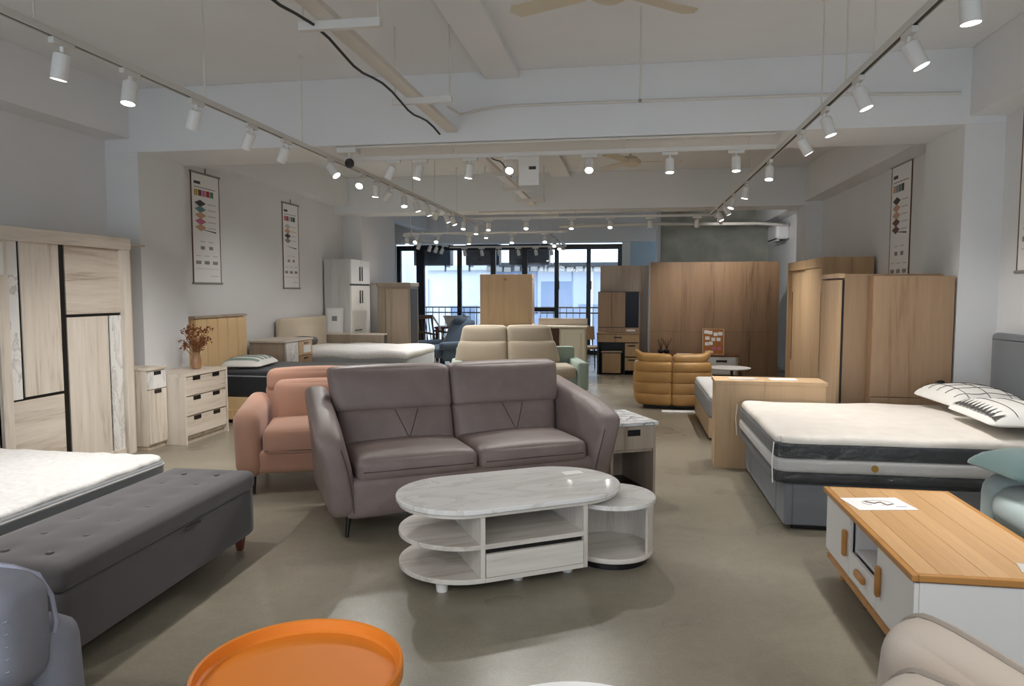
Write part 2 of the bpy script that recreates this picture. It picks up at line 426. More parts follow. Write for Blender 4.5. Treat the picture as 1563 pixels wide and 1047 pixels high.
for k, (x0, x1) in enumerate(((-5.4, -4.45), (-4.05, -3.2), (-2.95, -1.95))):
    a = thing('air_conditioner', ['dark outdoor air conditioner hung outside the window beside the thick mullion', 'dark outdoor air conditioner in the middle of three above the balcony', 'dark outdoor air conditioner hung over the balcony closest to the blue block'][k], 'air conditioner', (0, YF + 0.55, 0), 0, 'outdoor units above the balcony')
    BX('casing', 'ac_outdoor', a, x0, x1, 0, 0.34, 2.16, 2.75, 0.015)
    for q in (0.12, 0.88):
        xx = x0 + (x1 - x0) * q
        MB().box(xx - .02, xx + .02, -0.05, 0.4, 2.12, 2.16).box(xx - .02, xx + .02, -.05, -.01, 2.0, 2.16).build('bracket', 'facade_trim', a)
    CY('fan_grille', 'black_metal', a, ((x0 + x1) / 2, -0.012, 2.46), ((x0 + x1) / 2, 0.0, 2.46), 0.22)
    BX('hanger', 'ac_outdoor', a, x0 + .1, x1 - .1, 0.05, 0.3, 2.75, 2.9)

struct(BX('balcony_soffit', 'facade_trim', None, -7.5, 3.0, YF + 0.35, YF + 1.3, 2.9, 3.1, 0), 'balcony slab above the outdoor units')

# ================================================================== TRACK LIGHTING
TZ = 2.70
def track(name_label, axis, a, b, fixed, z, rods, rodtop, group=None):
    t = thing('light_track', name_label, 'light track', (0, 0, 0), 0, group)
    w = 0.018
    def bxx(u0, u1, o0, o1, z0, z1):
        return (fixed + o0, fixed + o1, u0, u1, z0, z1) if axis == 'Y' else (u0, u1, fixed + o0, fixed + o1, z0, z1)
    MB().box(*bxx(a, b, -w, w, z + 0.008, z + 0.036)).box(*bxx(a, b, -w, -w + .006, z, z + 0.008)).box(*bxx(a, b, w - .006, w, z, z + 0.008)).build('rail', 'track_white', t)
    MB().box(*bxx(a, b, -w + .006, w - .006, z + 0.006, z + 0.008)).build('slot', 'slot_dark', t)
    for r in rods:
        p = (fixed, r) if axis == 'Y' else (r, fixed)
        top = rodtop(r) if callable(rodtop) else rodtop
        rd = CY('rod', 'tray_metal', t, (p[0], p[1], z + 0.036), (p[0], p[1], top), 0.005, n=8)
        CY('anchor', 'tray_metal', rd, (p[0], p[1], top - 0.012), (p[0], p[1], top), 0.018, n=10)
    return t
def ctop(y):
    return BZ if (Y1 < y < Y1 + .78 or Y2 < y < Y2 + .6 or .9 < y < 1.6) else CZ
track('long white ceiling track on the side of the hanging wardrobe wall posters', 'Y', -3.6, 13.9, -2.70, TZ, (-2.5, -0.4, 3.0, 4.35, 5.75, 8.85, 9.9, 11.2, 13.2), ctop)
track('long white ceiling track on the side of the oak wardrobes', 'Y', -3.6, 11.85, 1.26, TZ, (-2.5, -0.2, 2.6, 4.15, 4.65, 5.2, 8.0, 9.6), ctop)
track('white cross track under the first deep beam', 'X', -2.66, 1.23, 6.55, TZ + 0.02, (-1.6, -0.05, 1.0), BZ)
track('white cross track under the second deep beam', 'X', -2.66, 1.45, 12.15, TZ + 0.02, (-1.9, -0.9, 0.2, 1.2), BZ)
track('short white cross track hung before the window end', 'X', -4.15, -1.1, 13.0, 2.55, (-4.0, -3.3, -2.2), CZ)
track('short white track running to the window beside the pier', 'Y', 13.05, 16.25, -4.13, 2.52, (13.6, 15.4), CZ)
track('short white track running to the window behind the cable tray', 'Y', 13.05, 16.25, -1.42, 2.52, (13.6, 15.4), CZ)
track('white cross track close in front of the window', 'X', -4.1, -1.4, 16.3, 2.50, (-3.7, -2.0), CZ)

LENS_N = 0
def make_spot(lit):
    t = thing('track_spotlight', 'x', 'spotlight')
    BX('adapter', 'track_white', t, -0.015, 0.015, -0.07, 0.07, -0.03, 0.0, 0.004)
    CY('stem', 'lamp_white', t, (0, 0, -0.065), (0, 0, -0.03), 0.011, n=12)
    head = MB().lathe([(0.026, 0.0), (0.036, -0.006), (0.038, -0.018), (0.038, -0.125), (0.035, -0.1275), (0.033, -0.124)], 24).build('head', 'lamp_white', t, smooth=40)
    head.location = (0, 0, -0.058)
    MB().lathe([(0.0335, -0.1245), (0.0335, -0.1260)], 24).build('lens', 'lamp_glow' if lit else 'lamp_off', head)
    if lit:
        L = bpy.data.lights.new('spot_beam', 'SPOT'); L.energy = SPOT_W; L.spot_size = R(88); L.spot_blend = 0.85
        L.shadow_soft_size = 0.035; L.color = (1.0, 0.975, 0.94)
        lo = bpy.data.objects.new('spot_beam', L); COL.objects.link(lo); lo.parent = head; lo.location = (0, 0, -0.133)
    return t
ORD = ['first', 'second', 'third', 'fourth', 'fifth', 'sixth', 'seventh', 'eighth', 'ninth', 'tenth', 'eleventh', 'twelfth', 'thirteenth', 'fourteenth']
def nth(vals, v, lit, where, ref=None):
    st = 'bright' if lit else 'dull'
    if ref is None:
        return '%s white spotlight, %s %s' % (st, ORD[sorted(vals).index(v)], where)
    near = sorted([x for x in vals if x < ref], reverse=True); far = sorted([x for x in vals if x >= ref])
    if v >= ref: return '%s white spotlight, %s beyond the first beam %s' % (st, ORD[far.index(v)], where)
    return '%s white spotlight, %s before the first beam %s' % (st, ORD[near.index(v)], where)
sp_lit = make_spot(True); sp_off = make_spot(False)
used = {True: False, False: False}
def spot(loc, axis, tilt, az, lit, label, group):
    src = sp_lit if lit else sp_off
    if not used[lit]:
        o = src; used[lit] = True
    else: o = dup(src, loc)
    o.location = loc; o.rotation_euler = (0, 0, 0 if axis == 'Y' else R(90)); o['label'] = label; o['group'] = group
    h = [c for c in kids(o) if c.name.startswith('head')][0]
    e = Matrix.Rotation(R(az) - (0 if axis == 'Y' else R(90)), 3, 'Z') @ Matrix.Rotation(R(tilt), 3, 'X')
    h.rotation_euler = e.to_euler()
    return o
# az = compass direction the beam leans to (0 = +Y, 90 = -X), tilt from straight down
def aim(az, tilt): return (az, tilt)
GL, GR = 'spotlights on the long track by the poster wall', 'spotlights on the long track by the oak wardrobes'
LIT, OFF = 'lit white cylinder spotlight on the track over the ', 'unlit white cylinder spotlight on the track over the '
SL = ((3.16, 1, 90, 12), (3.64, 1, 180, 12), (4.25, 0, 70, 24), (4.92, 0, 65, 34), (5.46, 0, 70, 32), (6.30, 1, 250, 40),
                         (7.12, 1, 180, 50), (7.52, 1, 90, 5), (8.0, 1, 70, 45), (8.5, 1, 200, 20), (8.97, 0, 290, 16), (9.5, 0, 290, 16), (10.05, 0, 60, 32),
                         (10.5, 1, 290, 20), (10.9, 1, 270, 20), (11.7, 1, 180, 20), (12.7, 1, 180, 15), (13.6, 1, 180, 10),
                         (0.2, 1, 330, 38), (-1.2, 1, 340, 45), (-2.6, 1, 300, 30))  # last three: unseen heads at and behind the camera, added as fill
for y, lit, az, tilt in SL:
    spot((-2.70, y, TZ), 'Y', tilt, az, True, nth([q_[0] for q_ in SL], y, lit, 'on the poster side track', Y1), GL)
SR = ((3.06, 1, 270, 5), (3.66, 1, 250, 26), (4.41, 1, 250, 22), (5.1, 1, 250, 18), (5.79, 1, 270, 30), (6.99, 1, 160, 15), (8.3, 0, 90, 10), (9.3, 1, 120, 20), (10.1, 1, 270, 25), (10.9, 1, 250, 25),
                         (0.6, 1, 25, 36), (-0.9, 1, 20, 45), (-2.4, 1, 60, 30))  # unseen heads added out of view to brighten the camera-facing sides
for y, lit, az, tilt in SR:
    spot((1.26, y, TZ), 'Y', tilt, az, True, nth([q_[0] for q_ in SR], y, lit, 'on the oak wardrobe side track', Y1), GR)
S1 = ((-2.18, 0, 90, 28), (-1.92, 1, 130, 18), (-1.45, 1, 90, 8), (-1.07, 1, 180, 48), (-0.36, 1, 180, 40), (0.34, 1, 180, 10), (0.9, 1, 180, 8))
for x, lit, az, tilt in S1:
    spot((x, 6.55, TZ + 0.02), 'X', tilt, az, True, nth([q_[0] for q_ in S1], x, lit, 'from the poster side along the first beam cross track', None), 'spotlights under the first beam')
S2 = ((-2.37, 1, 180, 15), (-1.72, 1, 180, 30), (-0.96, 1, 180, 20), (-0.32, 1, 180, 30), (0.33, 0, 180, 5), (1.08, 1, 0, 36), (1.42, 1, 335, 74))
for x, lit, az, tilt in S2:
    spot((x, 12.15, TZ + 0.02), 'X', tilt, az, bool(lit), nth([q_[0] for q_ in S2], x, lit, 'from the poster side along the second beam cross track', None), 'spotlights under the second beam')
S3 = ((-4.08, 1, 200, 15), (-3.9, 1, 180, 45), (-3.5, 1, 180, 45), (-2.9, 1, 180, 8), (-2.1, 1, 180, 25), (-1.5, 1, 180, 30))
for x, lit, az, tilt in S3:
    spot((x, 13.0, 2.55), 'X', tilt, az, True, nth([q_[0] for q_ in S3], x, lit, 'from the pier along the short cross track', None), 'spotlights on the short cross track')
S4 = (14.0, 14.8, 15.3, 15.8)
for y in S4:
    spot((-4.13, y, 2.52), 'Y', 22, 80, False, nth(list(S4), y, False, 'from the pier corner on the short track to the window', None), 'spotlights on the short track by the pier')
S5 = (13.9, 14.9, 15.7)
for y in S5:
    spot((-1.42, y, 2.52), 'Y', 40, 180, True, nth(list(S5), y, True, 'from the second beam on the short track behind the tray', None), 'spotlights on the short track behind the tray')
S6 = (-3.75, -3.35, -2.95, -2.5, -2.1, -1.75)
for x in S6:
    spot((x, 16.3, 2.50), 'X', 10, 270, False, nth(list(S6), x, False, 'from the pier on the cross track at the window', None), 'spotlights in front of the window')

# ---- cable tray, conduits, fans, camera
ct = thing('cable_tray', 'long pale cable tray with black cable hung under the ceiling', 'cable tray')
MB().box(-1.63, -1.615, 1.6, 14, 2.92, 2.955).box(-1.545, -1.53, 1.6, 14, 2.92, 2.955).build('side_rail', 'tray_metal', ct)
MB().box(-1.615, -1.545, 1.6, Y1, 2.92, 2.925).box(-1.615, -1.545, 7.18, Y2, 2.92, 2.925).box(-1.615, -1.545, 12.5, 14, 2.92, 2.925).build('tray_base', 'tray_metal', ct)
TB('cable', 'black_cable', ct, [(-1.65 + 0.01 * math.sin(i), 2.6 + i * 0.18, 2.90 - 0.05 * math.sin(i * 0.52) ** 2) for i in range(21)], 0.008)
TB('cable', 'black_cable', ct, [(-1.45, 7.3 + i * 0.2, 2.94 - 0.03 * math.sin(i)) for i in range(9)], 0.008)
for y in (3.7, 5.23, 8.6, 9.9, 11.1, 13.2):
    h = BX('hanger_bar', 'track_white', ct, -1.74, -1.29, y - 0.02, y + 0.02, 2.875, 2.92)
    CY('rod', 'tray_metal', h, (-1.72, y, 2.9), (-1.72, y, CZ), 0.006, n=8)
    CY('rod', 'tray_metal', h, (-1.305, y, 2.9), (-1.305, y, CZ), 0.006, n=8)
def conduit(label, pts, r=0.012):
    o = TB('conduit', 'conduit', None, pts, r); return tag(o, label, 'conduit')
arc = [(-1.43 + 0.0, Y1 - 0.75, 2.96), (-1.43, Y1 - 0.35, 2.99), (-1.40, Y1 - 0.12, 3.06), (-1.32, Y1 - 0.04, 3.10), (-1.15, Y1 - 0.018, 3.125)]
conduit('thin white conduit along the face of the first deep beam', arc + [(-1.0, Y1 - .016, 3.13), (0.2, Y1 - .016, 3.125), (1.6, Y1 - .016, 3.115), (2.6, Y1 - .016, 3.08)])
conduit('straight white conduit under the first deep beam', [(-2.5, Y1 + 0.03, BZ - 0.015), (1.2, Y1 + 0.03, BZ - 0.015)], 0.012)
conduit('straight white conduit under the second deep beam', [(-2.5, Y2 + 0.05, BZ - 0.015), (1.3, Y2 + 0.05, BZ - 0.015)], 0.012)
conduit('sagging white pipe running to the wall air conditioner', [(-1.2, Y2 + 0.63, 2.62), (0.3, Y2 + 0.8, 2.66), (1.2, 13.3, 2.70), (2.3, 13.8, 2.74), (2.75, 13.95, 2.72)], 0.028)
tr_ = thing('threaded_rod', 'lone grey threaded rod hanging from the ceiling before the first beam', 'rod', (.06, 5.14, 2.80))
CY('rod', 'tray_metal', tr_, (0, 0, 0), (0, 0, CZ - 2.80), .006, n=8); CY('nut', 'ink_grey', tr_, (0, 0, 0), (0, 0, .02), .012, n=6)
def fan(label, c, ang, drop):
    t = thing('ceiling_fan', label, 'ceiling fan', c)
    CY('downrod', 'fan_cream', t, (0, 0, 0.05), (0, 0, drop), 0.012)
    MB().lathe([(0.0, 0.07), (0.07, 0.065), (0.12, 0.02), (0.12, -0.02), (0.07, -0.05), (0.0, -0.055)], 28).build('motor', 'fan_cream', t, smooth=40)
    for k in range(3):
        m = Matrix.Rotation(R(ang + 120 * k), 4, 'Z') @ Matrix.Rotation(R(8), 4, 'X')
        MB().add([(0.1, -0.03, 0), (0.2, -0.055, 0), (0.58, -0.075, 0), (0.62, 0.0, 0), (0.58, 0.06, 0), (0.2, 0.05, 0), (0.1, 0.03, 0),
                  (0.1, -0.03, .008), (0.2, -0.055, .008), (0.58, -0.075, .008), (0.62, 0.0, .008), (0.58, 0.06, .008), (0.2, 0.05, .008), (0.1, 0.03, .008)],
                 [(6, 5, 4, 3, 2, 1, 0), (7, 8, 9, 10, 11, 12, 13)] + [(i, (i + 1) % 7, 7 + (i + 1) % 7, 7 + i) for i in range(7)], m).build('blade', 'fan_cream', t)
fan('cream three blade ceiling fan behind the first deep beam', (0.0, 8.9, 3.05), 5, CZ - 3.05)
fan('cream three blade ceiling fan in the front bay before the beams', (-0.12, 4.05, 3.12), 40, CZ - 3.12)
sd = thing('smoke_detector', 'round grey smoke detector on the ceiling beside the cable tray', 'smoke detector', (-1.45, 4.45, 3.44))
MB().lathe([(0.06, 0), (0.075, -0.02), (0.075, -0.035), (0.045, -0.06), (0.0, -0.062)], 24).build('body', 'track_white', sd, smooth=40)
CY('stud', 'ink_dark', sd, (0, 0, -0.12), (0, 0, -0.06), 0.008, n=8)
jb = thing('junction_box', 'white junction box where the poster side track meets the cross track', 'junction box', (-2.62, 6.52, BZ))
BX('case', 'track_white', jb, -0.09, 0.11, -0.05, 0.06, -0.055, 0, 0.006); BX('lid', 'lamp_white', jb, -0.08, 0.10, -0.056, -0.05, -0.05, -0.005, 0.002)
sc = thing('security_camera', 'small dark dome security camera hung beside the track junction', 'security camera', (-2.57, 6.45, BZ - 0.055))
CY('stem', 'track_white', sc, (0, 0, -0.06), (0, 0, 0.0), 0.012); MB().soft((0, 0, -0.10), (0.085, 0.085, 0.09), 0.042).build('body', 'ink_dark', sc, smooth=60)
CY('eye', 'black_plastic', sc, (0.0, -0.05, -0.11), (0, -0.03, -0.105), 0.02)
ps = thing('control_box', 'small white control box hung under the first deep beam', 'box', (-0.98, 7.1, BZ))
BX('case', 'lamp_white', ps, -0.1, 0.1, -0.02, 0.02, -0.3, 0, 0.004); BX('plate', 'ink_dark', ps, 0.0, 0.07, -0.023, -0.02, -0.15, -0.12, 0)

# ================================================================== POSTERS
def poster(label, x, y0, y1, z0, z1, face, inks, layers):
    """face +1: hangs on the left wall and faces +X; -1: right wall facing -X"""
    w = abs(y1 - y0); t = thing('hanging_poster', label, 'poster', (x, (y0 + y1) / 2, z0), 90 if face > 0 else -90, 'mattress posters on the walls')
    h = z1 - z0
    BX('sheet', 'paper', t, -w / 2, w / 2, -0.006, 0.0, 0, h, 0)
    for z in (0, h): CY('rod', 'walnut' if False else 'ink_grey', t, (-w / 2 - 0.02, -0.008, z), (w / 2 + 0.02, -0.008, z), 0.012, n=10)
    MB().box(-w / 2 - .004, -w / 2 + .008, -0.009, 0, 0, h).box(w / 2 - .008, w / 2 + .004, -0.009, 0, 0, h).build('border', 'ink_brown', t)
    CY('hook', 'ink_dark', t, (0, -0.01, h), (0, -0.01, h + 0.07), 0.006, n=8)
    def q(name, mat, u0, u1, v0, v1):   # fractions from left / top
        return BX(name, mat, t, -w / 2 + u0 * w, -w / 2 + u1 * w, -0.0075, -0.006, h * (1 - v1), h * (1 - v0), 0)
    q('title', 'ink_dark', .1, .32, .075, .1); q('text_line', 'ink_grey', .1, .85, .125, .132)
    for k, c in enumerate(inks): q('swatch', c, .1 + k * .14, .1 + k * .14 + .12, .15, .205)
    for k, c in enumerate(layers):
        v = .27 + k * .055; cx, cz = -w / 2 + .3 * w, h * (1 - v)
        MB().add([(cx - .2 * w, -.0075 - k * .0001, cz), (cx, -.0075 - k * .0001, cz - .035 * h), (cx + .2 * w, -.0075 - k * .0001, cz), (cx, -.0075 - k * .0001, cz + .03 * h)], [(0, 1, 2, 3)]).build('layer_picture', c, t)
        q('text_line', 'ink_light', .56, .85, v - .004, v + .004)
    MB().add([(-w * .4, -.0075, h * .50), (w * .35, -.0075, h * .47), (w * .35, -.0075, h * .482)], [(0, 1, 2)]).build('rule', 'ink_dark', t)
    for k in range(2): q('small_picture', 'ink_grey', .28 + k * .3, .42 + k * .3, .66, .69); q('text_line', 'ink_light', .25 + k * .3, .44 + k * .3, .615, .622)
    for k in range(3): q('small_picture', 'ink_grey', .1 + k * .3, .28 + k * .3, .795, .825); q('text_line', 'ink_light', .1 + k * .3, .28 + k * .3, .745, .752)
    q('text_line', 'ink_light', .08, .92, .865, .869); q('text_line', 'ink_light', .62, .92, .93, .936)
    return t
poster('tall mattress poster with gold and red swatches above the yellow headboard', WL + 0.002, 7.78, 8.36, 1.6, 2.9, 1, ['ink_gold', 'ink_brown', 'ink_pink', 'ink_red', 'ink_green'], ['ink_dark', 'ink_teal', 'ink_tan', 'ink_pink', 'ink_tan'])
poster('tall mattress poster with pink and green swatches above the beige headboard', WL + 0.002, 10.02, 10.53, 1.55, 2.81, 1, ['ink_pink', 'ink_red', 'ink_light', 'ink_green', 'ink_dark'], ['ink_light', 'ink_tan', 'ink_dark', 'ink_grey'])
poster('tall mattress poster above the oak wardrobes beyond the column', WR - 0.002, 8.31, 8.9, 1.45, 2.9, -1, ['ink_tan', 'ink_grey', 'ink_green', 'ink_dark'], ['ink_dark', 'ink_tan', 'ink_tan', 'ink_brown', 'ink_brown'])
poster('tall mattress poster above the grey bed headboard before the column', WR - 0.002, 5.5, 6.12, 1.65, 2.95, -1, ['ink_gold', 'ink_brown', 'ink_pink', 'ink_green'], ['ink_dark', 'ink_teal', 'ink_tan', 'ink_grey'])

# ================================================================== LEFT SIDE: WARDROBE, CABINETS
t = thing('sliding_wardrobe', 'pale ash sliding wardrobe with black strips and marble inlays', 'wardrobe', (-4.81, 5.31, 0), 90)
q = lambda n, m, y0, y1, z0, z1, d=-0.25, th=0.02, bv=0.002: BX(n, m, t, y0 - 5.31, y1 - 5.31, d, d + th, z0, z1, bv)
MB().box(-.71, -.69, -.24, .22, 0, 1.98).box(.69, .71, -.24, .22, 0, 1.98).box(-.69, .69, .2, .22, 0, 1.98).box(-.69, .69, -.24, .2, 1.9, 1.98).box(-.69, .69, -.24, .2, 0, .06).build('carcass', 'ash', t)
q('stile', 'ash', 4.60, 4.69, 0, 1.88, -.27, .05); q('stile', 'ash', 5.93, 6.02, 0, 1.88, -.27, .05)
BX('header', 'ash_across', t, -.72, .72, -.28, -.22, 1.88, 1.985)
BX('side_edge', 'ash_edge', t, .71, .75, -.25, .22, 0, 1.985)
es = BX('end_shelf', 'ash_edge', t, .75, 1.03, -.2, -.02, 1.93, 1.945, 0.001)
dl = q('door', 'black_plastic', 4.69, 5.27, .05, 1.88, -.235, .02)
def dp(d, n, m, y0, y1, z0, z1, dd): return BX(n, m, d, y0 - 5.31, y1 - 5.31, dd, dd + .012, z0, z1, .0015)
dp(dl, 'marble_inlay', 'marble_panel', 4.69, 4.80, .68, 1.88, -.247); dp(dl, 'panel', 'ash', 4.825, 5.205, .69, 1.88, -.247); dp(dl, 'panel', 'ash_across', 4.69, 5.205, .05, .665, -.247)
dr = q('door', 'black_plastic', 5.26, 5.93, .05, 1.88, -.215, .02)
dp(dr, 'panel', 'ash_across', 5.29, 5.93, 1.31, 1.88, -.227); dp(dr, 'panel', 'ash', 5.29, 5.765, .05, 1.285, -.227); dp(dr, 'marble_inlay', 'marble_panel', 5.785, 5.93, .05, 1.285, -.227)
BX('light_bracket', 'lamp_white', t, -.715, -.68, -.3, -.27, 1.62, 1.86)

t = thing('bedside_cabinet', 'narrow ash cabinet with a marble drawer between wardrobe and chest', 'cabinet', (-4.59, 6.203, 0), 90)
MB().box(-.135, .135, -.14, .16, .04, .76).build('body', 'ash', t, .002); BX('plinth', 'ash_edge', t, -.13, .13, -.13, .15, 0, .04)
BX('top', 'ash_across', t, -.14, .14, -.165, .16, .76, .78)
d = BX('drawer', 'marble_panel', t, -.13, .13, -.16, -.14, .58, .745); BX('handle_slot', 'black_plastic', d, -.05, .05, -.163, -.158, .71, .745, 0)
d = BX('door', 'ash', t, -.13, .13, -.16, -.14, .06, .57); BX('handle_slot', 'black_plastic', d, -.05, .05, -.163, -.158, .535, .57, 0)

t = thing('chest_of_drawers', 'pale ash chest of three drawers with black slot handles beside the column', 'chest of drawers', (-4.465, 6.72, 0), 90)
MB().box(-.36, .36, -.19, .22, .05, .67).build('body', 'ash', t, .002); MB().box(-.35, .35, -.17, .2, 0, .05).build('plinth', 'ash_edge', t)
BX('top', 'ash_across', t, -.375, .375, -.225, .225, .67, .70); BX('side_panel', 'ash', t, -.375, -.355, -.225, .22, .0, .67); BX('side_panel', 'ash', t, .355, .375, -.225, .22, .0, .67)
for k in range(3):
    z0 = .085 + k * .197
    d = BX('drawer', 'ash_across', t, -.35, .35, -.215, -.19, z0, z0 + .183)
    for xx in (-.17, .17): BX('handle_slot', 'black_plastic', d, xx - .06, xx + .06, -.219, -.21, z0 + .145, z0 + .183, 0)
t = thing('dried_flower_vase', 'small amber vase of brown dried flowers on the ash chest', 'vase', (-4.42, 6.82, .70))
MB().lathe([(0.035, 0), (.045, .01), (.05, .08), (.04, .15), (.03, .17), (.034, .18), (.028, .17), (.0, .165)], 24).build('vase', 'vase_glass', t, smooth=40)
fl = MB(); st = MB()
for k in range(46):
    a = random.uniform(0, 6.28); r_ = .15 * math.sqrt(random.random()); h = random.uniform(.26, .46) - r_ * .35
    p = (r_ * math.cos(a), r_ * math.sin(a), h); st.tube([(0, 0, .1), (p[0] * .35, p[1] * .35, h * .6), p], .002, 4)
    for _ in range(9):
        c = Vector(p) + Vector((random.gauss(0, .018), random.gauss(0, .018), random.gauss(0, .018)))
        u = Vector((random.gauss(0, 1), random.gauss(0, 1), random.gauss(0, 1))).normalized() * .015; w = u.orthogonal().normalized() * .009
        fl.add([c - u, c + w, c + u, c - w, c + u.cross(w) * 50], [(0, 1, 2, 3), (0, 4, 1), (1, 4, 2), (2, 4, 3), (3, 4, 0)])
st.build('stems', 'dry_stem', t)['kind'] = 'stuff'; fl.build('flower_heads', 'dry_flower', t)['kind'] = 'stuff'

# ---- bed beside the chest
def pillow(name, mat, label, loc, size, rot, cat='pillow', parts=None):
    t = thing(name, label, cat, loc); t.rotation_euler = rot
    sx, sy, sz = size
    def fn(x, y, z):
        u, v = x / (sx / 2), y / (sy / 2)
        k = (1 - abs(u) ** 4) * (1 - abs(v) ** 4)
        return (x * (1 - .06 * (1 - v * v) * 0 + .05 * abs(v) ** 3), y * (1 + .05 * abs(u) ** 3), z * (0.12 + .88 * max(k, 0) ** .5) * (1 if z > 0 else .3))
    o = MB().soft((0, 0, 0), size, sz * .45, (0, 0, sz * .1), 14, fn).build('cover', mat, t, smooth=70)
    return t, fn
t = thing('single_bed', 'bed with ribbed gold headboard and wrapped dark mattress beside the chest', 'bed', (-3.98, 8.14, 0), 90)
hb = BX('headboard', 'gold_fabric', t, -.62, .50, .93, 1.0, 0, 1.2, .01)
for k in range(5): SF('channel', 'gold_fabric', hb, (-.50 + k * .222, .92, .78), (.22, .06, .8), .02, (0, .012, 0), 8)
BX('cap', 'oak_grey', hb, -.63, .51, .89, 1.005, 1.19, 1.215)
MB().box(-.61, .61, -1.0, .93, .04, .30).build('base', 'gold_fabric', t, .01); BX('plinth', 'black_plastic', t, -.57, .57, -.95, .9, 0, .04)
for k in range(4): BX('base_panel', 'gold_fabric', t, -.622, -.61, -1.0 + k * .485, -.53 + k * .485, .05, .16, .004)
SF('mattress', 'mattress_dark', t, (0, -.04, .45), (1.22, 1.92, .30), .06, (0, 0, .01)); BX('piping', 'mattress_side', t, -.613, .613, -.98, .9, .535, .55, .005)
p, fn = pillow('striped_pillow', 'pillow_white', 'pale pillow with green stripes on the dark wrapped mattress', (-4.45, 7.95, .642), (.46, .66, .17), (0, 0, R(8)))
for k in range(5):
    y = -.27 + k * .13; m = MB(); n = 12; vs = []
    for i in range(n + 1):
        x = -.2 + .4 * i / n
        for yy in (y, y + .055):
            u, v = x / .23, yy / .33; kk = max((1 - abs(u) ** 4) * (1 - abs(v) ** 4), 0) ** .5
            vs.append((x, yy, (.085 + .017 * (1 - u * u) * (1 - v * v)) * (.12 + .88 * kk) + .004))
    m.add(vs, [(2 * i, 2 * i + 2, 2 * i + 3, 2 * i + 1) for i in range(n)]).build('stripe', 'green_stripe', p, smooth=60)

t = thing('dresser', 'wood dresser with white door strip between the two beds on the poster wall', 'dresser', (-4.69, 9.20, 0), 90)
MB().box(-.39, .39, -.25, .25, .05, .83).build('body', 'oak_grey', t, .002); BX('plinth', 'oak_dark', t, -.37, .37, -.23, .24, 0, .05); BX('top', 'ash_across', t, -.405, .405, -.285, .26, .83, .855)
BX('door', 'marble_panel', t, -.385, -.05, -.275, -.25, .06, .825)
for z0, z1, m_ in ((.06, .36, 'oak_brown'), (.37, .62, 'oak_brown'), (.63, .825, 'oak_light')):
    d = BX('drawer', m_, t, -.03, .385, -.275, -.25, z0, z1); BX('handle', 'black_metal', d, .12, .24, -.285, -.275, z1 - .04, z1 - .025)
BX('price_card', 'paper', t, .1, .32, -.281, -.276, .66, .76, 0)

t = thing('double_bed', 'bed with plain beige headboard and white wrapped mattress below the second poster', 'bed', (-4.0, 10.45, 0), 90)
SF('headboard', 'beige_fabric', t, (0, .96, .56), (1.6, .09, 1.1), .03)
MB().box(-.76, .76, -.9, .92, .04, .32).build('base', 'beige_fabric', t, .01); BX('plinth', 'black_plastic', t, -.7, .7, -.85, .9, 0, .04)
SF('mattress', 'mattress_side', t, (0, 0, .46), (1.52, 1.86, .26), .05)
SF('mattress_top', 'mattress_quilt', t, (0, 0, .60), (1.54, 1.88, .12), .055, (0, 0, .03), 16, lambda x, y, z: (x, y, z + .012 * math.sin(9 * x + 2) * math.sin(7 * y)))
t = thing('dark_cushion', 'small black cushion lying on the white mattress against the beige headboard', 'cushion', (-4.72, 9.95, .775)); t.rotation_euler = (0, R(3), 0)
MB().soft((0, 0, 0), (.30, .44, .11), .05, (0, 0, .01), 10).build('cover', 'ink_dark', t, smooth=60)
t = thing('framed_card', 'white framed card leaning on the grey wardrobe side above the beige bed', 'picture', (-4.83, 11.30, .815)); t.rotation_euler = (R(-6), 0, 0)
BX('frame', 'lamp_white', t, -.14, .16, 0, .02, 0, .42, .004); BX('mat', 'paper', t, -.11, .13, -.003, 0, .03, .39, 0); BX('picture', 'ink_grey', t, -.03, .06, -.005, -.003, .2, .28, 0)
t = thing('room_divider', 'low grey brown board with pale top edge before the white wardrobe', 'divider', (-4.46, 11.33, 0))
BX('board', 'taupe_wood', t, -.52, .52, -.06, .06, 0, .79); BX('top_edge', 'ash', t, -.525, .525, -.065, .065, .79, .815); BX('end_edge', 'slot_dark', t, .52, .525, -.06, .06, 0, .79, 0)

def white_wardrobe():
    t = thing('white_wardrobe', 'tall white two tier wardrobe with thin black handles against the poster wall', 'wardrobe', (-4.78, 11.84, 0), 90)
    MB().box(-.44, .44, -.21, .24, .06, 2.04).build('body', 'white_grain', t, .003); BX('plinth', 'slot_dark', t, -.43, .43, -.2, .22, 0, .06)
    for k, (a, b) in enumerate(((-.435, 0.0), (.004, .435))):
        d = BX('door', 'white_wardrobe', t, a, b, -.235, -.21, .07, 1.60); BX('handle', 'black_metal', d, (b - .06 if k == 0 else a + .04), (b - .045 if k == 0 else a + .055), -.25, -.235, 1.3, 1.52)
        d = BX('upper_door', 'white_wardrobe', t, a, b, -.235, -.21, 1.63, 2.035); BX('handle', 'black_metal', d, (b - .06 if k == 0 else a + .04), (b - .045 if k == 0 else a + .055), -.25, -.235, 1.68, 1.92)
    BX('gap_strip', 'black_metal', t, -.435, .435, -.22, -.21, 1.6, 1.63, 0); BX('low_handle', 'black_metal', t, -.3, .0, -.25, -.235, .84, .855)
white_wardrobe()
t = thing('white_cabinet', 'plain white cabinet with pale wood top behind the taupe wardrobe', 'cabinet', (-4.36, 12.80, 0))
MB().box(-.3, .3, -.2, .25, 0, 1.62).build('body', 'white_wardrobe', t, .003); BX('top', 'ash_across', t, -.31, .31, -.21, .26, 1.62, 1.65); BX('door', 'white_lacquer', t, -.29, .29, -.215, -.2, .05, 1.6)
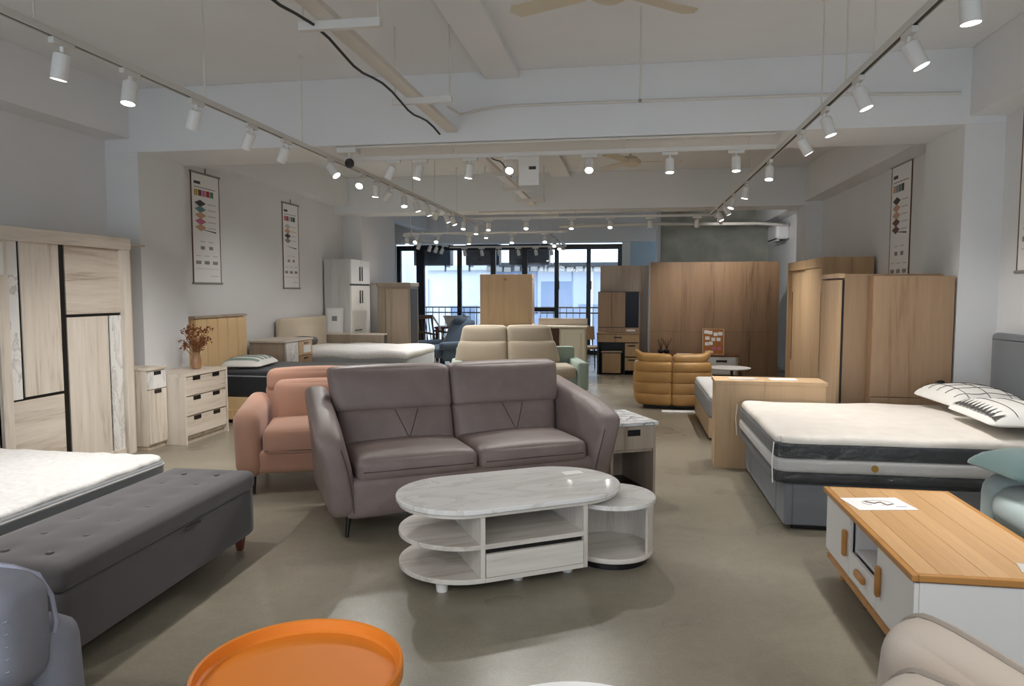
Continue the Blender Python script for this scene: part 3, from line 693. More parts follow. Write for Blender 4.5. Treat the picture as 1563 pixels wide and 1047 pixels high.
t = thing('taupe_wardrobe', 'taupe wood wardrobe standing with its panelled back to the beds', 'wardrobe', (-3.99, 12.15, 0))
MB().box(-.29, .29, -.24, .26, 0, 1.60).build('body', 'taupe_wood', t, .004); BX('cornice', 'taupe_wood', t, -.305, .305, -.255, .27, 1.58, 1.655, .012)
BX('back_panel', 'oak_grey', t, -.13, .26, -.247, -.24, .05, 1.54); BX('back_panel', 'taupe_wood', t, -.28, -.145, -.247, -.24, .05, 1.54); BX('side_edge', 'slot_dark', t, .29, .296, -.2, .2, .05, 1.55, 0)

# ================================================================== SOFAS AND CHAIRS
def leg(t, mat, x, y, h, r0=.018, r1=.011, sx=0, sy=0): return CY('leg', mat, t, (x, y, h + .03), (x + sx, y + sy, 0), r0, r1, 12)
# ---- grey two seater
t = thing('leather_sofa', 'mauve grey two seat leather sofa with tall headrests behind the coffee table', 'sofa', (-1.165, 4.86, 0), 31)
LS = 'sofa_leather'
for x in (-.82, .82):
    for y in (-.36, .36): leg(t, 'black_metal', x, y, .13, .02, .011, .02 * (1 if x > 0 else -1), -.02 if y < 0 else .02)
SF('base', LS, t, (0, -.03, .245), (1.70, .86, .25), .04)
for sx in (-1, 1):
    SF('seat_cushion', LS, t, (sx * .395, -.14, .41), (.785, .62, .16), .055, (0, .015, .03), 14)
    TB('seam', 'sofa_seam', t, [(sx * .395 - .35, -.452, .405), (sx * .395, -.467, .41), (sx * .395 + .35, -.452, .405)], .004, 6)
    def lean(k):
        return lambda x, y, z: (x * (1 + .14 * (z - .45)) , y + .30 * (z - .45) - .0 , z)
    bc = SF('back_cushion', LS, t, (sx * .395, .145, .545), (.785, .20, .35), .06, (0, .035, 0), 14, lean(0))
    hr = SF('headrest', LS, t, (sx * .402, .125, .828), (.80, .17, .30), .045, (0, .025, .010), 14, lean(1))
    for s2 in (0, 1):
        x0 = sx * .395 + .05
        TB('seam', 'sofa_seam', bc, [(x0 + (s2 - .5) * .16 * (1 - i / 8) , .14 - .103 - .035 * (1 - ((.69 - i * .024 - .545) / .175) ** 2) + .005 + .30 * (.69 - i * .024 - .45), .69 - i * .024) for i in range(9)], .003, 5)
SF('back_shell', LS, t, (0, .30, .43), (1.7, .16, .58), .06, (0, 0, 0), 10, lambda x, y, z: (x, y + .22 * (z - .45), z))
def arm_fn(sg):
    def f(x, y, z):
        v = (y + .45) / .9                       # 0 front .. 1 back
        w = (z - .13) / .57
        top = .56 + .16 * v - .05 * max(0, .25 - v) * 4
        z2 = .13 + w * (top - .0)  if w > 0 else z
        fl = (.07 * w * w + .02 * w)
        return (x + sg * fl * (1.15 - .5 * v), y - .05 * (1 - v) * math.sin(min(1, max(0, w)) * 2.2), z2)
    return f
for sg in (-1, 1):
    a = SF('armrest', LS, t, (sg * .86, 0, .415), (.17, .90, .57), .06, (0, 0, 0), 14, arm_fn(sg))
    g = arm_fn(sg); TB('seam', 'sofa_seam', a, [g(sg * .805, -.452, .17 + i * .05) for i in range(10)], .003, 5)

# ---- pink armchair
t = thing('pink_armchair', 'dusty pink armchair with loose back cushion behind the leather sofa', 'armchair', (-2.47, 5.38, 0), 21)
PF = 'pink_fabric'
for x in (-.42, .42):
    for y in (-.34, .34): leg(t, 'black_metal', x, y, .15, .018, .01, 0, -.03 if y < 0 else .03)
SF('base', PF, t, (0, 0, .24), (.92, .82, .17), .03)
SF('seat_cushion', PF, t, (0, -.1, .39), (.70, .66, .20), .05, (0, .01, .02), 12)
TB('seam', 'sofa_seam', t, [(-.33, -.425, .33), (0, -.437, .33), (.33, -.425, .33)], .003, 5)
for sg in (-1, 1): SF('armrest', PF, t, (sg * .445, -.02, .40), (.19, .86, .50), .085, (0, 0, .01), 12, lambda x, y, z: (x + (.04 * sg * (z - .15)), y, z + .05 * (y)))
SF('backrest', PF, t, (0, .33, .50), (.82, .2, .54), .08, (0, 0, .02), 12, lambda x, y, z: (x, y + .18 * (z - .4), z))
SF('back_cushion', PF, t, (.02, .17, .595), (.70, .18, .36), .07, (0, .03, .01), 12, lambda x, y, z: (x, y + .25 * (z - .45), z))
SF('back_panel', PF, t, (0, .30, .765), (.80, .16, .18), .06, (0, 0, .02), 12, lambda x, y, z: (x, y + .15 * (z - .4), z))

# ---- sage sofa
t = thing('sage_sofa', 'sage green framed sofa with beige seat and back cushions before the sideboard', 'sofa', (-1.60, 10.42, 0), 14)
SG, TF = 'sage_fabric', 'taupe_fabric'
for x in (-.86, .86):
    for y in (-.36, .36): leg(t, 'black_metal', x, y, .1)
SF('base', SG, t, (0, 0, .2), (1.9, .84, .2), .03)
for sg in (-1, 1):
    SF('armrest', SG, t, (sg * .89, -.02, .295), (.16, .90, .40), .035, (0, 0, 0), 8)
    SF('seat_cushion', TF, t, (sg * .40, -.12, .345), (.80, .66, .18), .06, (0, .02, .02), 12)
    SF('back_cushion', TF, t, (sg * .37, .17, .60), (.74, .2, .36), .07, (0, .03, 0), 12, lambda x, y, z: (x * (1.08 - .3 * (z - .42)) - .14, y + .3 * (z - .45), z))
    SF('headrest', TF, t, (sg * .36, .19, .85), (.72, .17, .28), .06, (0, .02, .01), 12, lambda x, y, z: (x * (1.08 - .3 * (z - .42)) - .14, y + .3 * (z - .45), z))
SF('back_shell', SG, t, (0, .38, .42), (1.8, .12, .5), .04)

# ---- navy recliner, seen from its side
t = thing('navy_recliner', 'dark blue grey recliner with round head roll by the window', 'armchair', (-3.5, 13.3, 0), -38)
NF = 'navy_fabric'
CY('pedestal', 'black_metal', t, (0, 0, 0.03), (0, 0, .25), .05); MB().lathe([(.28, 0), (.28, .02), (.05, .04)], 28).build('foot', 'black_metal', t, smooth=40)
SF('seat_cushion', NF, t, (0, -.05, .37), (.6, .62, .2), .07, (0, 0, .03))
SF('backrest', NF, t, (0, .30, .66), (.62, .22, .6), .09, (0, .03, 0), 10, lambda x, y, z: (x, y + .4 * (z - .4), z))
MB().soft((0, .44, .93), (.34, .2, .2), .1, (0, 0, 0), 10).build('head_roll', NF, t, smooth=60)
for sg in (-1, 1): SF('armrest', NF, t, (sg * .36, -.02, .5), (.11, .62, .14), .05); SF('arm_panel', NF, t, (sg * .35, 0, .35), (.06, .5, .28), .03)
# ---- wooden rocking chair beside it
t = thing('wooden_chair', 'reddish brown wooden armchair with slatted back by the window post', 'chair', (-4.05, 14.7, 0), 60)
for x in (-.25, .25):
    TB('leg', 'walnut', t, [(x, -.24, 0), (x, -.24, .6)], .02); TB('leg', 'walnut', t, [(x, .25, 0), (x, .22, .42), (x, .33, .98)], .02)
    TB('armrest', 'walnut', t, [(x, -.28, .62), (x, 0, .65), (x, .27, .66)], .022); TB('stretcher', 'walnut', t, [(x, -.24, .2), (x, .24, .2)], .014)
SF('seat', 'linen', t, (0, 0, .43), (.5, .5, .08), .03); BX('seat_rail', 'walnut', t, -.25, .25, -.25, .24, .36, .4)
for k in range(4): TB('back_slat', 'walnut', t, [(-.15 + .1 * k, .23, .45), (-.15 + .1 * k, .32, .94)], .012, 6)
BX('top_rail', 'walnut', t, -.27, .27, .3, .35, .92, 1.0, .01)
TB('white_strap', 'paper', t, [(.27, -.1, .4), (.27, .1, .75), (.27, .3, .97)], .02)
t = thing('small_table', 'small pale wood table between the navy recliner and sage sofa', 'table', (-2.55, 12.0, 0))
BX('top', 'oak_light', t, -.2, .2, -.2, .2, .4, .43); [BX('leg', 'white_lacquer', t, x - .02, x + .02, y - .02, y + .02, 0, .4) for x in (-.16, .16) for y in (-.16, .16)]
BX('shelf', 'white_lacquer', t, -.16, .16, -.16, .16, .12, .14)
t = thing('writing_desk', 'reddish brown desk close to the window', 'desk', (-3.55, 15.4, 0))
BX('top', 'red_brown', t, -.6, .6, -.3, .3, .70, .74); [BX('leg', 'walnut', t, x - .03, x + .03, y - .03, y + .03, 0, .7) for x in (-.55, .55) for y in (-.25, .25)]
t = thing('white_planter', 'white tapered tub standing on the desk by the window', 'planter', (-3.72, 15.4, .74))
MB().add([(-.2, -.1, 0), (.2, -.1, 0), (.2, .1, 0), (-.2, .1, 0), (-.27, -.13, .22), (.27, -.13, .22), (.27, .13, .22), (-.27, .13, .22)],
         [(3, 2, 1, 0), (4, 5, 6, 7), (0, 1, 5, 4), (1, 2, 6, 5), (2, 3, 7, 6), (3, 0, 4, 7)]).build('tub', 'lamp_white', t, .01)
BX('rim', 'track_white', t, -.28, .28, -.14, .14, .215, .235, .004)
t = thing('potted_plant', 'small dark pot with a leafy plant beside the white tub', 'plant', (-3.52, 15.18, .74))
MB().lathe([(.05, 0), (.07, .12), (.06, .12), (0, .11)], 20).build('pot', 'pot_dark', t, smooth=40)
for k in range(10):
    a = k * 2.4; c, s_ = math.cos(a), math.sin(a); h = .1 + .05 * (k % 3)
    MB().add([(0, 0, .1), (.03 * c - .02 * s_, .03 * s_ + .02 * c, .1 + h * .6), (.06 * c, .06 * s_, .1 + h), (.03 * c + .02 * s_, .03 * s_ - .02 * c, .1 + h * .6)], [(0, 1, 2, 3)]).build('leaf', 'green_leaf', t)

# ---- mustard lounge chair, back to the camera
t = thing('mustard_lounge_chair', 'mustard leather channelled lounge chair turned with its back to the room', 'armchair', (0.58, 9.72, 0), 176)
ML = 'mustard_leather'
rows = [(.06, .20), (.20, .34), (.34, .48), (.48, .60)]
def bow(x, y, z): return (x * (1.0 + .06 * math.sin(min(1, z / .7) * 3.1) - .10 * max(0, .14 - z) / .14), y - .10 * (x / .46) ** 2 - .16 * max(0, .16 - z), z)
SF('inner_body', ML, t, (0, .12, .30), (.84, .5, .52), .08, (0, 0, 0), 10)
for z0, z1 in rows:
    for sg in (-1, 1): SF('channel', ML, t, (sg * .232, .36, (z0 + z1) / 2), (.475, .20, z1 - z0 + .035), .05, (0, .015, 0), 8, bow)
for sg in (-1, 1): SF('top_roll', ML, t, (sg * .232, .36, .645), (.464, .17, .12), .055, (0, 0, .005), 10, lambda x, y, z: (x * 1.03, y - .10 * (x / .46) ** 2, z + .10 * max(0, abs(x) / .46 - .72) ** 2 * 10))
SF('seat_cushion', ML, t, (0, -.2, .25), (.86, .62, .30), .1, (0, 0, .03))
BX('base', 'black_plastic', t, -.36, .36, -.4, .3, 0, .05)
tag(BX('floor_sheet', 'paper', None, .42, .86, 9.05, 9.2, 0, .012, .003), 'flat white sheet on the floor behind the mustard chair', 'sheet')

# ---- blue grey sofa, lower left corner
t = thing('blue_grey_sofa', 'blue grey leather sofa with piped back cushion in front of the tufted bench', 'sofa', (-2.29, 1.56, 0), 0)
BL = 'blue_grey_leather'
SF('base', BL, t, (-.05, -.1, .2), (1.26, .8, .30), .06)
SF('backrest', BL, t, (-.0, .33, .28), (1.24, .16, .46), .075, (0, 0, 0), 12, lambda x, y, z: (x + .06 * max(0, .45 - z) * (1 if x > 0 else -1), y, z))
bc = SF('back_cushion', BL, t, (.02, .20, .51), (1.16, .24, .36), .09, (.015, .04, .02), 18)
TB('piping', 'blue_grey_piping', bc, [(.56, .276, .37), (.585, .292, .42), (.597, .30, .51), (.588, .295, .59), (.562, .278, .66), (.515, .24, .695), (.42, .22, .71)], .008, 6)
for k in range(5): TB('pucker', 'blue_grey_leather', bc, [(.555, .098, .44 + .035 * k), (.598, .13, .442 + .036 * k)], .004, 5)
sc_ = SF('seat_cushion', BL, t, (.0, -.12, .36), (1.24, .50, .16), .07, (0, 0, .03), 14)
TB('piping', 'blue_grey_piping', sc_, [(.612, -.33, .385), (.622, -.12, .39), (.60, .06, .385)], .006, 6)
for x in (-.6, .5):
    for y in (-.4, .2): leg(t, 'black_metal', x, y, .06)

# ---- mint sofa by the bed
t = thing('mint_sofa', 'plump pale mint fabric sofa between the wrapped bed and the media bench', 'sofa', (2.33, 3.52, 0), -90)
MF = 'mint_fabric'
SF('base', MF, t, (0, 0, .22), (1.1, .95, .34), .1)
SF('seat_cushion', MF, t, (0, -.14, .41), (1.0, .7, .22), .1, (0, .02, .03), 14)
for sg in (-1, 1): SF('armrest', MF, t, (sg * .52, -.02, .36), (.2, .95, .40), .1, (0, 0, 0), 12)
SF('backrest', MF, t, (0, .42, .5), (1.1, .22, .6), .1, (0, 0, .02), 12)
for x in (-.45, .45):
    for y in (-.38, .38): leg(t, 'black_metal', x, y, .05)
p, fn = pillow('teal_cushion', 'teal_fabric', 'dark teal velvet cushion lying on the mint sofa', (2.10, 3.95, .602), (.60, .44, .17), (0, 0, R(10)), 'cushion')

# ---- linen lounge chair at the lower right corner
t = thing('linen_armchair', 'linen armchair with piped puckered cushions in front of the media bench', 'armchair', (.71, 1.50, 0), -60)
LI = 'linen'
SF('base', LI, t, (0, -.03, .2), (.84, .60, .34), .08)
SF('seat_cushion', LI, t, (.04, -.15, .40), (.60, .36, .16), .06, (0, 0, .03))
def shell_fn(x, y, z): return (x, y + .12 * (z - .3), z - .16 * max(0, x / .42) - .02 * math.cos(x * 9))
b1 = SF('backrest', LI, t, (0, .20, .42), (.84, .20, .46), .09, (0, .02, .02), 18, shell_fn)
TB('piping', 'linen_piping', b1, [shell_fn(x, .20, .65 - .09 + math.sqrt(max(0, .0081 - max(0, abs(x) - .33) ** 2)) + .02 * (1 - (x / .42) ** 2) + .003) for x in [(-.415 + .83 * i / 36) for i in range(37)]], .007, 6)
def front_fn(x, y, z): return (x - .02, y + .10 * (z - .3), z - .14 * max(0, x / .4) - .05 * max(0, -x / .4) ** 3)
w = SF('back_cushion', LI, t, (.06, .03, .44), (.66, .20, .38), .09, (0, .04, .02), 18, front_fn)
TB('piping', 'linen_piping', w, [front_fn(x, .03, .63 - .09 + math.sqrt(max(0, .0081 - max(0, abs(x - .06) - .24) ** 2)) + .02 * (1 - ((x - .06) / .33) ** 2) + .003) for x in [(-.268 + .656 * i / 36) for i in range(37)]], .007, 6)
for k in (-.2, .05): TB('pucker', 'linen_piping', w, [front_fn(k + .03 * i, -.035 - .03 * math.sin(i * .6), .60 - .035 * i) for i in range(6)], .003, 5)
for x in (-.35, .35):
    for y in (-.28, .2): leg(t, 'walnut', x, y, .05)

# ================================================================== TABLES
def stadium(L, W_, n=24, x0=None):
    r_ = W_ / 2; a = L / 2 - r_; pts = []
    for i in range(n + 1): th = -math.pi / 2 + math.pi * i / n; pts.append((a + r_ * math.cos(th), r_ * math.sin(th)))
    for i in range(n + 1): th = math.pi / 2 + math.pi * i / n; pts.append((-a + r_ * math.cos(th), r_ * math.sin(th)))
    return pts
def half_left(L, W_, xr, n=24):
    r_ = W_ / 2; a = L / 2 - r_
    return [(xr, -r_)] [::-1] + [(xr, r_)] + [(-a + r_ * math.cos(math.pi / 2 + math.pi * i / n), r_ * math.sin(math.pi / 2 + math.pi * i / n)) for i in range(n + 1)]
t = thing('coffee_table', 'oval coffee table with white marble top and open whitewashed shelves', 'coffee table', (-.63, 3.85, 0), 31)
MB().prism(stadium(1.27, .70), .405, .432).build('top', 'marble_top', t, .006, smooth=35)
MB().prism(stadium(1.24, .66), .385, .405).build('top_support', 'whitewash', t, .002, smooth=35)
MB().prism(half_left(1.24, .68, -.27), .055, .08).build('shelf', 'whitewash', t, .003, smooth=35)
MB().prism(half_left(1.24, .68, -.27), .225, .25).build('shelf', 'whitewash', t, .003, smooth=35)
BX('divider', 'whitewash_up', t, -.295, -.27, -.34, .34, .08, .385); BX('end_panel', 'whitewash_up', t, .275, .30, -.34, .34, .055, .385)
BX('bottom', 'whitewash', t, -.27, .275, -.34, .34, .055, .08); BX('middle_shelf', 'whitewash', t, -.27, .275, -.34, .34, .225, .25); BX('back', 'whitewash', t, -.27, .275, .32, .335, .08, .385)
BX('drawer_gap', 'black_plastic', t, -.265, .27, -.325, -.30, .195, .225, 0); BX('drawer', 'whitewash', t, -.267, .272, -.345, -.32, .083, .20, .002)
for x in (-.46, -.05, .24):
    for y in (-.22, .22): CY('foot', 'lamp_white', t, (x, y, 0), (x, y, .055), .028, .034, 14)
tag(BX('price_card', 'paper', None, -.06, .06, -.035, .035, 0, .002, 0), 'small white card lying on the marble coffee table top', 'card'); o = bpy.data.objects['price_card.001'] if 'price_card.001' in bpy.data.objects else bpy.data.objects['price_card']
o.location = (-.32, 4.2, .432); o.rotation_euler = (0, 0, R(31)); o.name = 'table_card'

t = thing('round_side_table', 'round drum side table tucked under the oval coffee table end', 'side table', (-.085, 4.03, 0), 31)
MB().lathe([(0, .335), (.24, .335), (.247, .34), (.247, .358), (.241, .363), (0, .363)], 56).build('top', 'marble_top', t, smooth=35)
sh = MB(); n = 36; vs = []
for i in range(n + 1):
    a = R(-62 + 248 * i / n)     # open towards the front left
    for r_ in (.22, .235):
        for z in (.07, .335): vs.append((r_ * math.cos(a), r_ * math.sin(a), z))
fs = []
for i in range(n):
    a, b = 4 * i, 4 * i + 4
    fs += [(a, a + 1, b + 1, b), (a + 2, b + 2, b + 3, a + 3), (a, b, b + 2, a + 2), (a + 1, a + 3, b + 3, b + 1)]
fs += [(0, 2, 3, 1), (4 * n, 4 * n + 1, 4 * n + 3, 4 * n + 2)]
sh.add(vs, fs).build('drum_wall', 'whitewash_up', t, smooth=35)
MB().lathe([(0, .045), (.235, .045), (.237, .05), (.237, .068), (.235, .072), (0, .072)], 56).build('base', 'whitewash', t, smooth=35)
MB().lathe([(0, 0), (.2, 0), (.2, .045), (0, .045)], 40).build('plinth', 'black_plastic', t, smooth=35)

t = thing('nightstand', 'small grey wood nightstand with marble top beside the leather sofa', 'nightstand', (-.06, 5.46, 0), 26)
MB().box(-.18, -.16, -.24, .3, 0, .53).box(.16, .18, -.24, .3, 0, .53).box(-.16, .16, .28, .3, 0, .53).box(-.16, .16, -.22, .28, .33, .35).build('carcass', 'cabinet_grey', t, .002)
BX('top', 'marble_dark', t, -.19, .19, -.26, .31, .53, .555); d = BX('drawer', 'cabinet_grey', t, -.158, .158, -.245, -.225, .355, .525); BX('handle_slot', 'black_plastic', d, -.05, .05, -.248, -.243, .455, .5, 0)
BX('foot_board', 'black_plastic', t, -.16, .16, -.2, .28, 0, .03)

t = thing('tray_table', 'round orange tray table in front of the leather sofa', 'side table', (-.905, 1.84, 0))
MB().lathe([(0, .405), (.27, .40), (.287, .405), (.29, .412), (.29, .448), (.286, .452), (.280, .448), (.276, .42), (.268, .414), (0, .413)], 72).build('tray', 'orange_lacquer', t, smooth=35)
CY('pole', 'orange_lacquer', t, (0, 0, .02), (0, 0, .405), .025); MB().lathe([(0, 0), (.19, 0), (.195, .008), (.19, .018), (.03, .03), (0, .03)], 48).build('foot', 'orange_lacquer', t, smooth=35)

t = thing('white_round_table', 'round white table whose rim shows in front of the coffee table', 'table', (-.10, 1.64, 0))
MB().lathe([(0, .39), (.3, .39), (.31, .395), (.31, .41), (.305, .415), (0, .415)], 56).build('top', 'white_lacquer', t, smooth=35)
CY('pole', 'black_metal', t, (0, 0, .02), (0, 0, .39), .022); MB().lathe([(0, 0), (.18, 0), (.18, .012), (0, .02)], 40).build('foot', 'black_metal', t, smooth=35)

# ================================================================== BENCH AND MATTRESS, LEFT FOREGROUND
t = thing('storage_bench', 'charcoal tufted storage bench at the foot of the white quilted mattress', 'bench', (-2.40, 3.11, 0), 1.5)
BF = 'bench_fabric'
SF('box', BF, t, (0, 0, .215), (.52, 1.52, .27), .035, (0, 0, 0), 8)
tu = [(x, -.62 + .207 * k + (.0 if x < 0 else .0)) for x in (-.1, .1) for k in range(7)]
def tuft(x, y, z):
    if z > .40:
        for a, b in tu:
            d2 = (x - a) ** 2 + (y - b) ** 2; z -= .013 * math.exp(-d2 / .0022)
    return (x, y, z)
SF('lid', BF, t, (0, 0, .40), (.535, 1.535, .115), .045, (0, 0, .012), 40, tuft)
for a, b in tu: MB().soft((a, b, .453), (.026, .026, .012), .006, n=4).build('button', BF, t, smooth=60)
BX('pull_tab', 'chrome', t, .262, .275, .05, .17, .335, .345, .001)
for x in (-.2, .2):
    for y in (-.68, .68): MB().cyl((x, y, .09), (x, y, 0), .035, .02, 4).build('leg', 'red_brown', t)

t = thing('quilted_bed', 'bed with white quilted mattress and grey striped border behind the bench', 'bed', (-3.72, 3.1, 0), 90)
MB().box(-.88, .82, -.86, .95, .03, .28).build('base', 'mattress_dark', t, .01); BX('plinth', 'black_plastic', t, -.8, .75, -.8, .9, 0, .03)
SF('mattress', 'mattress_side', t, (-.02, .03, .37), (1.78, 1.96, .22), .02, (0, 0, 0), 16, plan_round(.89, .98, .09, None, -.02, .03))
MB().soft((-.02, .03, .48), (1.76, 1.94, .05), .024, (0, 0, .02), 30, plan_round(.88, .97, .09, lambda x, y, z: (x, y, z + .004 * math.sin(60 * x + 9 * math.sin(5 * y))), -.02, .03)).build('quilt_top', 'mattress_quilt', t, smooth=70)
for z in (.455, .40, .29): MB().soft((-.02, .03, z), (1.79, 1.97, .018), .008, n=18, fn=plan_round(.895, .985, .095, None, -.02, .03)).build('piping', 'band_grey', t, smooth=70)
BX('handle_tape', 'black_plastic', t, -.75, -.45, -.965, -.955, .29, .45, .003)

# ================================================================== BED ON THE RIGHT
def mattress_layers(t, w, l, y0, layers, r=.05):
    for nm, mt, z0, z1, ex in layers:
        SF(nm, mt, t, (0, y0, (z0 + z1) / 2), (w + ex, l + ex, z1 - z0), min(.028, (z1 - z0) / 2.2), (0, 0, .0), 18, plan_round((w + ex) / 2, (l + ex) / 2, .08, None, 0, y0))
t = thing('grey_bed', 'grey upholstered double bed with tall headboard against the right hand wall', 'bed', (1.93, 5.43, 0), -90)
for x0, x1 in ((-.755, -.50), (-.495, .495), (.50, .755)): BX('base_panel', 'grey_fabric', t, x0, x1, -.95, -.90, .03, .29, .01)
MB().box(-.75, .75, -.90, .86, .03, .29).build('base', 'grey_fabric', t, .01); BX('plinth', 'black_plastic', t, -.72, .72, -.9, .85, 0, .03)
SF('headboard', 'grey_fabric', t, (0, .94, .6), (1.56, .10, 1.16), .035, (0, 0, 0), 10)
TB('headboard_seam', 'black_metal', t, [(-.75, .893, 1.13), (0, .89, 1.14), (.75, .893, 1.13)], .004, 6)
t = thing('wrapped_mattress', 'thick white mattress with black and silver borders in clear film on the grey bed', 'mattress', (1.855, 5.43, .292), -90)
mattress_layers(t, 1.52, 1.88, 0, (('lower_border', 'mattress_dark', 0, .08, 0), ('silver_band', 'band_grey', .075, .165, .006), ('upper_border', 'mattress_dark', .16, .265, 0)))
MB().soft((0, 0, .27), (1.50, 1.86, .07), .033, (0, 0, .03), 30, plan_round(.75, .93, .08, lambda x, y, z: (x, y, z + .005 * math.sin(8 * x + 3 * math.sin(4 * y))))).build('top_panel', 'mattress_white', t, smooth=70)
CY('emblem', 'brass', t, (.766, -.35, .12), (.768, -.35, .12), .022)
def film():
    m = bpy.data.materials.new('clear_film'); m.use_nodes = True; MATS['clear_film'] = m
    nt = m.node_tree; nt.nodes.clear()
    o = nt.nodes.new('ShaderNodeOutputMaterial'); tr = nt.nodes.new('ShaderNodeBsdfTransparent'); g = nt.nodes.new('ShaderNodeBsdfGlossy')
    g.inputs['Roughness'].default_value = .22; mx = nt.nodes.new('ShaderNodeMixShader'); mx.inputs[0].default_value = .06
    v = coords(nt, (1, 1, 2.5), (.4, .3, .5)); h = noise(nt, v, 5, 4, 1.5)
    b = nt.nodes.new('ShaderNodeBump'); b.inputs['Strength'].default_value = .8; b.inputs['Distance'].default_value = .05
    link(nt, h, b.inputs['Height']); link(nt, b.outputs['Normal'], g.inputs['Normal'])
    link(nt, tr.outputs[0], mx.inputs[1]); link(nt, g.outputs[0], mx.inputs[2]); link(nt, mx.outputs[0], o.inputs[0])
film()
rr = random.Random(3)
MB().soft((0, 0, .165), (1.55, 1.90, .31), .05, (0, 0, .03), 26, lambda x, y, z: (x + rr.uniform(-.004, .004), y + rr.uniform(-.004, .004), max(.004, z + rr.uniform(0, .004)))).build('plastic_film', 'clear_film', t, smooth=60)
for i, (x, y) in enumerate(((-.77, -.95), (.77, -.95))): TB('film_fold', 'paper', t, [(x, y, .27), (x * 1.015, y - .01, .15), (x * .99, y, .01)], .004, 6)

p, fn = pillow('check_pillow', 'pillow_white', 'white pillow with thin dark grid lines on the wrapped mattress', (2.50, 5.80, .694), (.50, .70, .19), (0, 0, R(2)))
def on_pillow(x, y, sx, sy, sz):
    u, v = x / (sx / 2), y / (sy / 2); k = max((1 - abs(u) ** 4) * (1 - abs(v) ** 4), 0) ** .5
    return (x, y, (sz / 2 + sz * .1 * (1 - u * u) * (1 - v * v)) * (.12 + .88 * k) + .002)
for k in range(5):
    TB('grid_line', 'print_dark', p, [on_pillow(-.22 + .44 * i / 14, -.27 + .135 * k + .01 * math.sin(i), .5, .7, .19) for i in range(15)], .0022, 4)
for k in range(3):
    TB('grid_line', 'print_dark', p, [on_pillow(-.14 + .14 * k, -.32 + .64 * i / 18, .5, .7, .19) for i in range(19)], .0022, 4)
p, fn = pillow('border_pillow', 'pillow_white', 'white pillow with black triangle border leaning on the grid pillow', (2.44, 5.06, .692), (.50, .70, .17), (0, 0, R(-2)))
for k in range(12):
    y = -.335 + .056 * k
    for sg, x0, x1 in ((1, -.235, -.155),):
        a, b, c = on_pillow(x0, y, .5, .7, .17), on_pillow(x0, y + .050, .5, .7, .17), on_pillow(x1, y + .03, .5, .7, .17)
        MB().add([(v[0], v[1], v[2] + .004) for v in (a, b, c)], [(0, 1, 2)]).build('triangle', 'print_dark', p)
for k in range(3): TB('grid_line', 'print_dark', p, [on_pillow(-.1 + .12 * k, -.32 + .64 * i / 18, .5, .7, .17) for i in range(19)], .0022, 4)

# ================================================================== MEDIA BENCH, RIGHT FOREGROUND
t = thing('media_bench', 'white media bench with slatted oak top and orange wood handles', 'cabinet', (1.33, 3.355, 0), -90)
# local: x = -Y world, front (-y) faces -X
WLQ = 'white_lacquer'
MB().box(-.59, .59, -.27, .27, .13, .15).box(-.59, -.572, -.27, .27, .15, .44).box(.572, .59, -.27, .27, .15, .44).box(-.572, .572, .25, .27, .15, .44).box(-.2, -.182, -.26, .25, .15, .44).box(.182, .2, -.26, .25, .15, .44).box(-.182, .182, -.26, .25, .275, .29).build('carcass', WLQ, t, .002)
for sg in (-1, 1):
    d = BX('door', WLQ, t, *sorted((sg * .19, sg * .587)), -.288, -.27, .155, .437, .003)
    x = sg * .235
    SF('handle', 'beech', d, (x, -.298, .30), (.034, .022, .13), .0105, n=6)
d = BX('drawer', WLQ, t, -.185, .185, -.288, -.27, .155, .275, .003); SF('handle', 'beech', d, (0, -.298, .225), (.12, .022, .034), .0105, n=6)
BX('base_rail', 'beech', t, -.59, .59, -.28, .27, .10, .13, .004)
tp = MB().box(-.605, .605, -.305, -.28, .448, .475).box(-.605, .605, .28, .305, .448, .475).box(-.605, -.585, -.28, .28, .448, .475).box(.585, .605, -.28, .28, .448, .475).box(-.585, .585, -.28, .28, .44, .455).build('top', 'beech', t, .004)
r3 = random.Random(5); n = 7
for k in range(n):
    y0 = -.28 + .56 * k / n
    pl = MB().box(-.585, .585, .0006, .56 / n - .0006, .455, .4745 + .0005 * (k % 2)).build('plank', wood('stave_%d' % k, [214 - 5 * (k * 2 % 3), 172 - 5 * (k * 2 % 3), 124 - 5 * (k * 2 % 3)], [168, 126, 84], 'X', 7, 0.3), tp)
    pl.location.y = y0
for x in (-.52, .52):
    for y in (-.2, .2): CY('leg', 'beech', t, (x, y, .10), (x * 1.03, y * 1.06, 0), .024, .015, 14)
o = tag(BX('flyer', 'paper', None, -.10, .10, -.14, .14, 0, .0015, 0), 'white printed flyer with a chair sketch on the oak bench top', 'flyer'); o.location = (1.20, 3.66, .476); o.rotation_euler = (0, 0, R(-80))
TB('print', 'ink_brown', o, [(-.03, -.05, .003), (.0, -.02, .003), (-.02, .02, .003), (.03, .03, .003), (.01, .07, .003)], .003, 4)
TB('print', 'ink_light', o, [(.04 * math.cos(a / 3) - .01, .07 * math.sin(a / 3), .003) for a in range(18)], .002, 4); BX('print_line', 'ink_grey', o, .05, .058, .06, .11, .0015, .002, 0)
o = tag(BX('leaflet', 'paper', None, -.08, .08, -.05, .05, 0, .0015, 0), 'pinkish leaflet at the end of the oak bench top', 'leaflet'); o.location = (1.52, 2.86, .476); o.rotation_euler = (0, 0, R(-15)); o.data.materials[0] = M['ink_light']

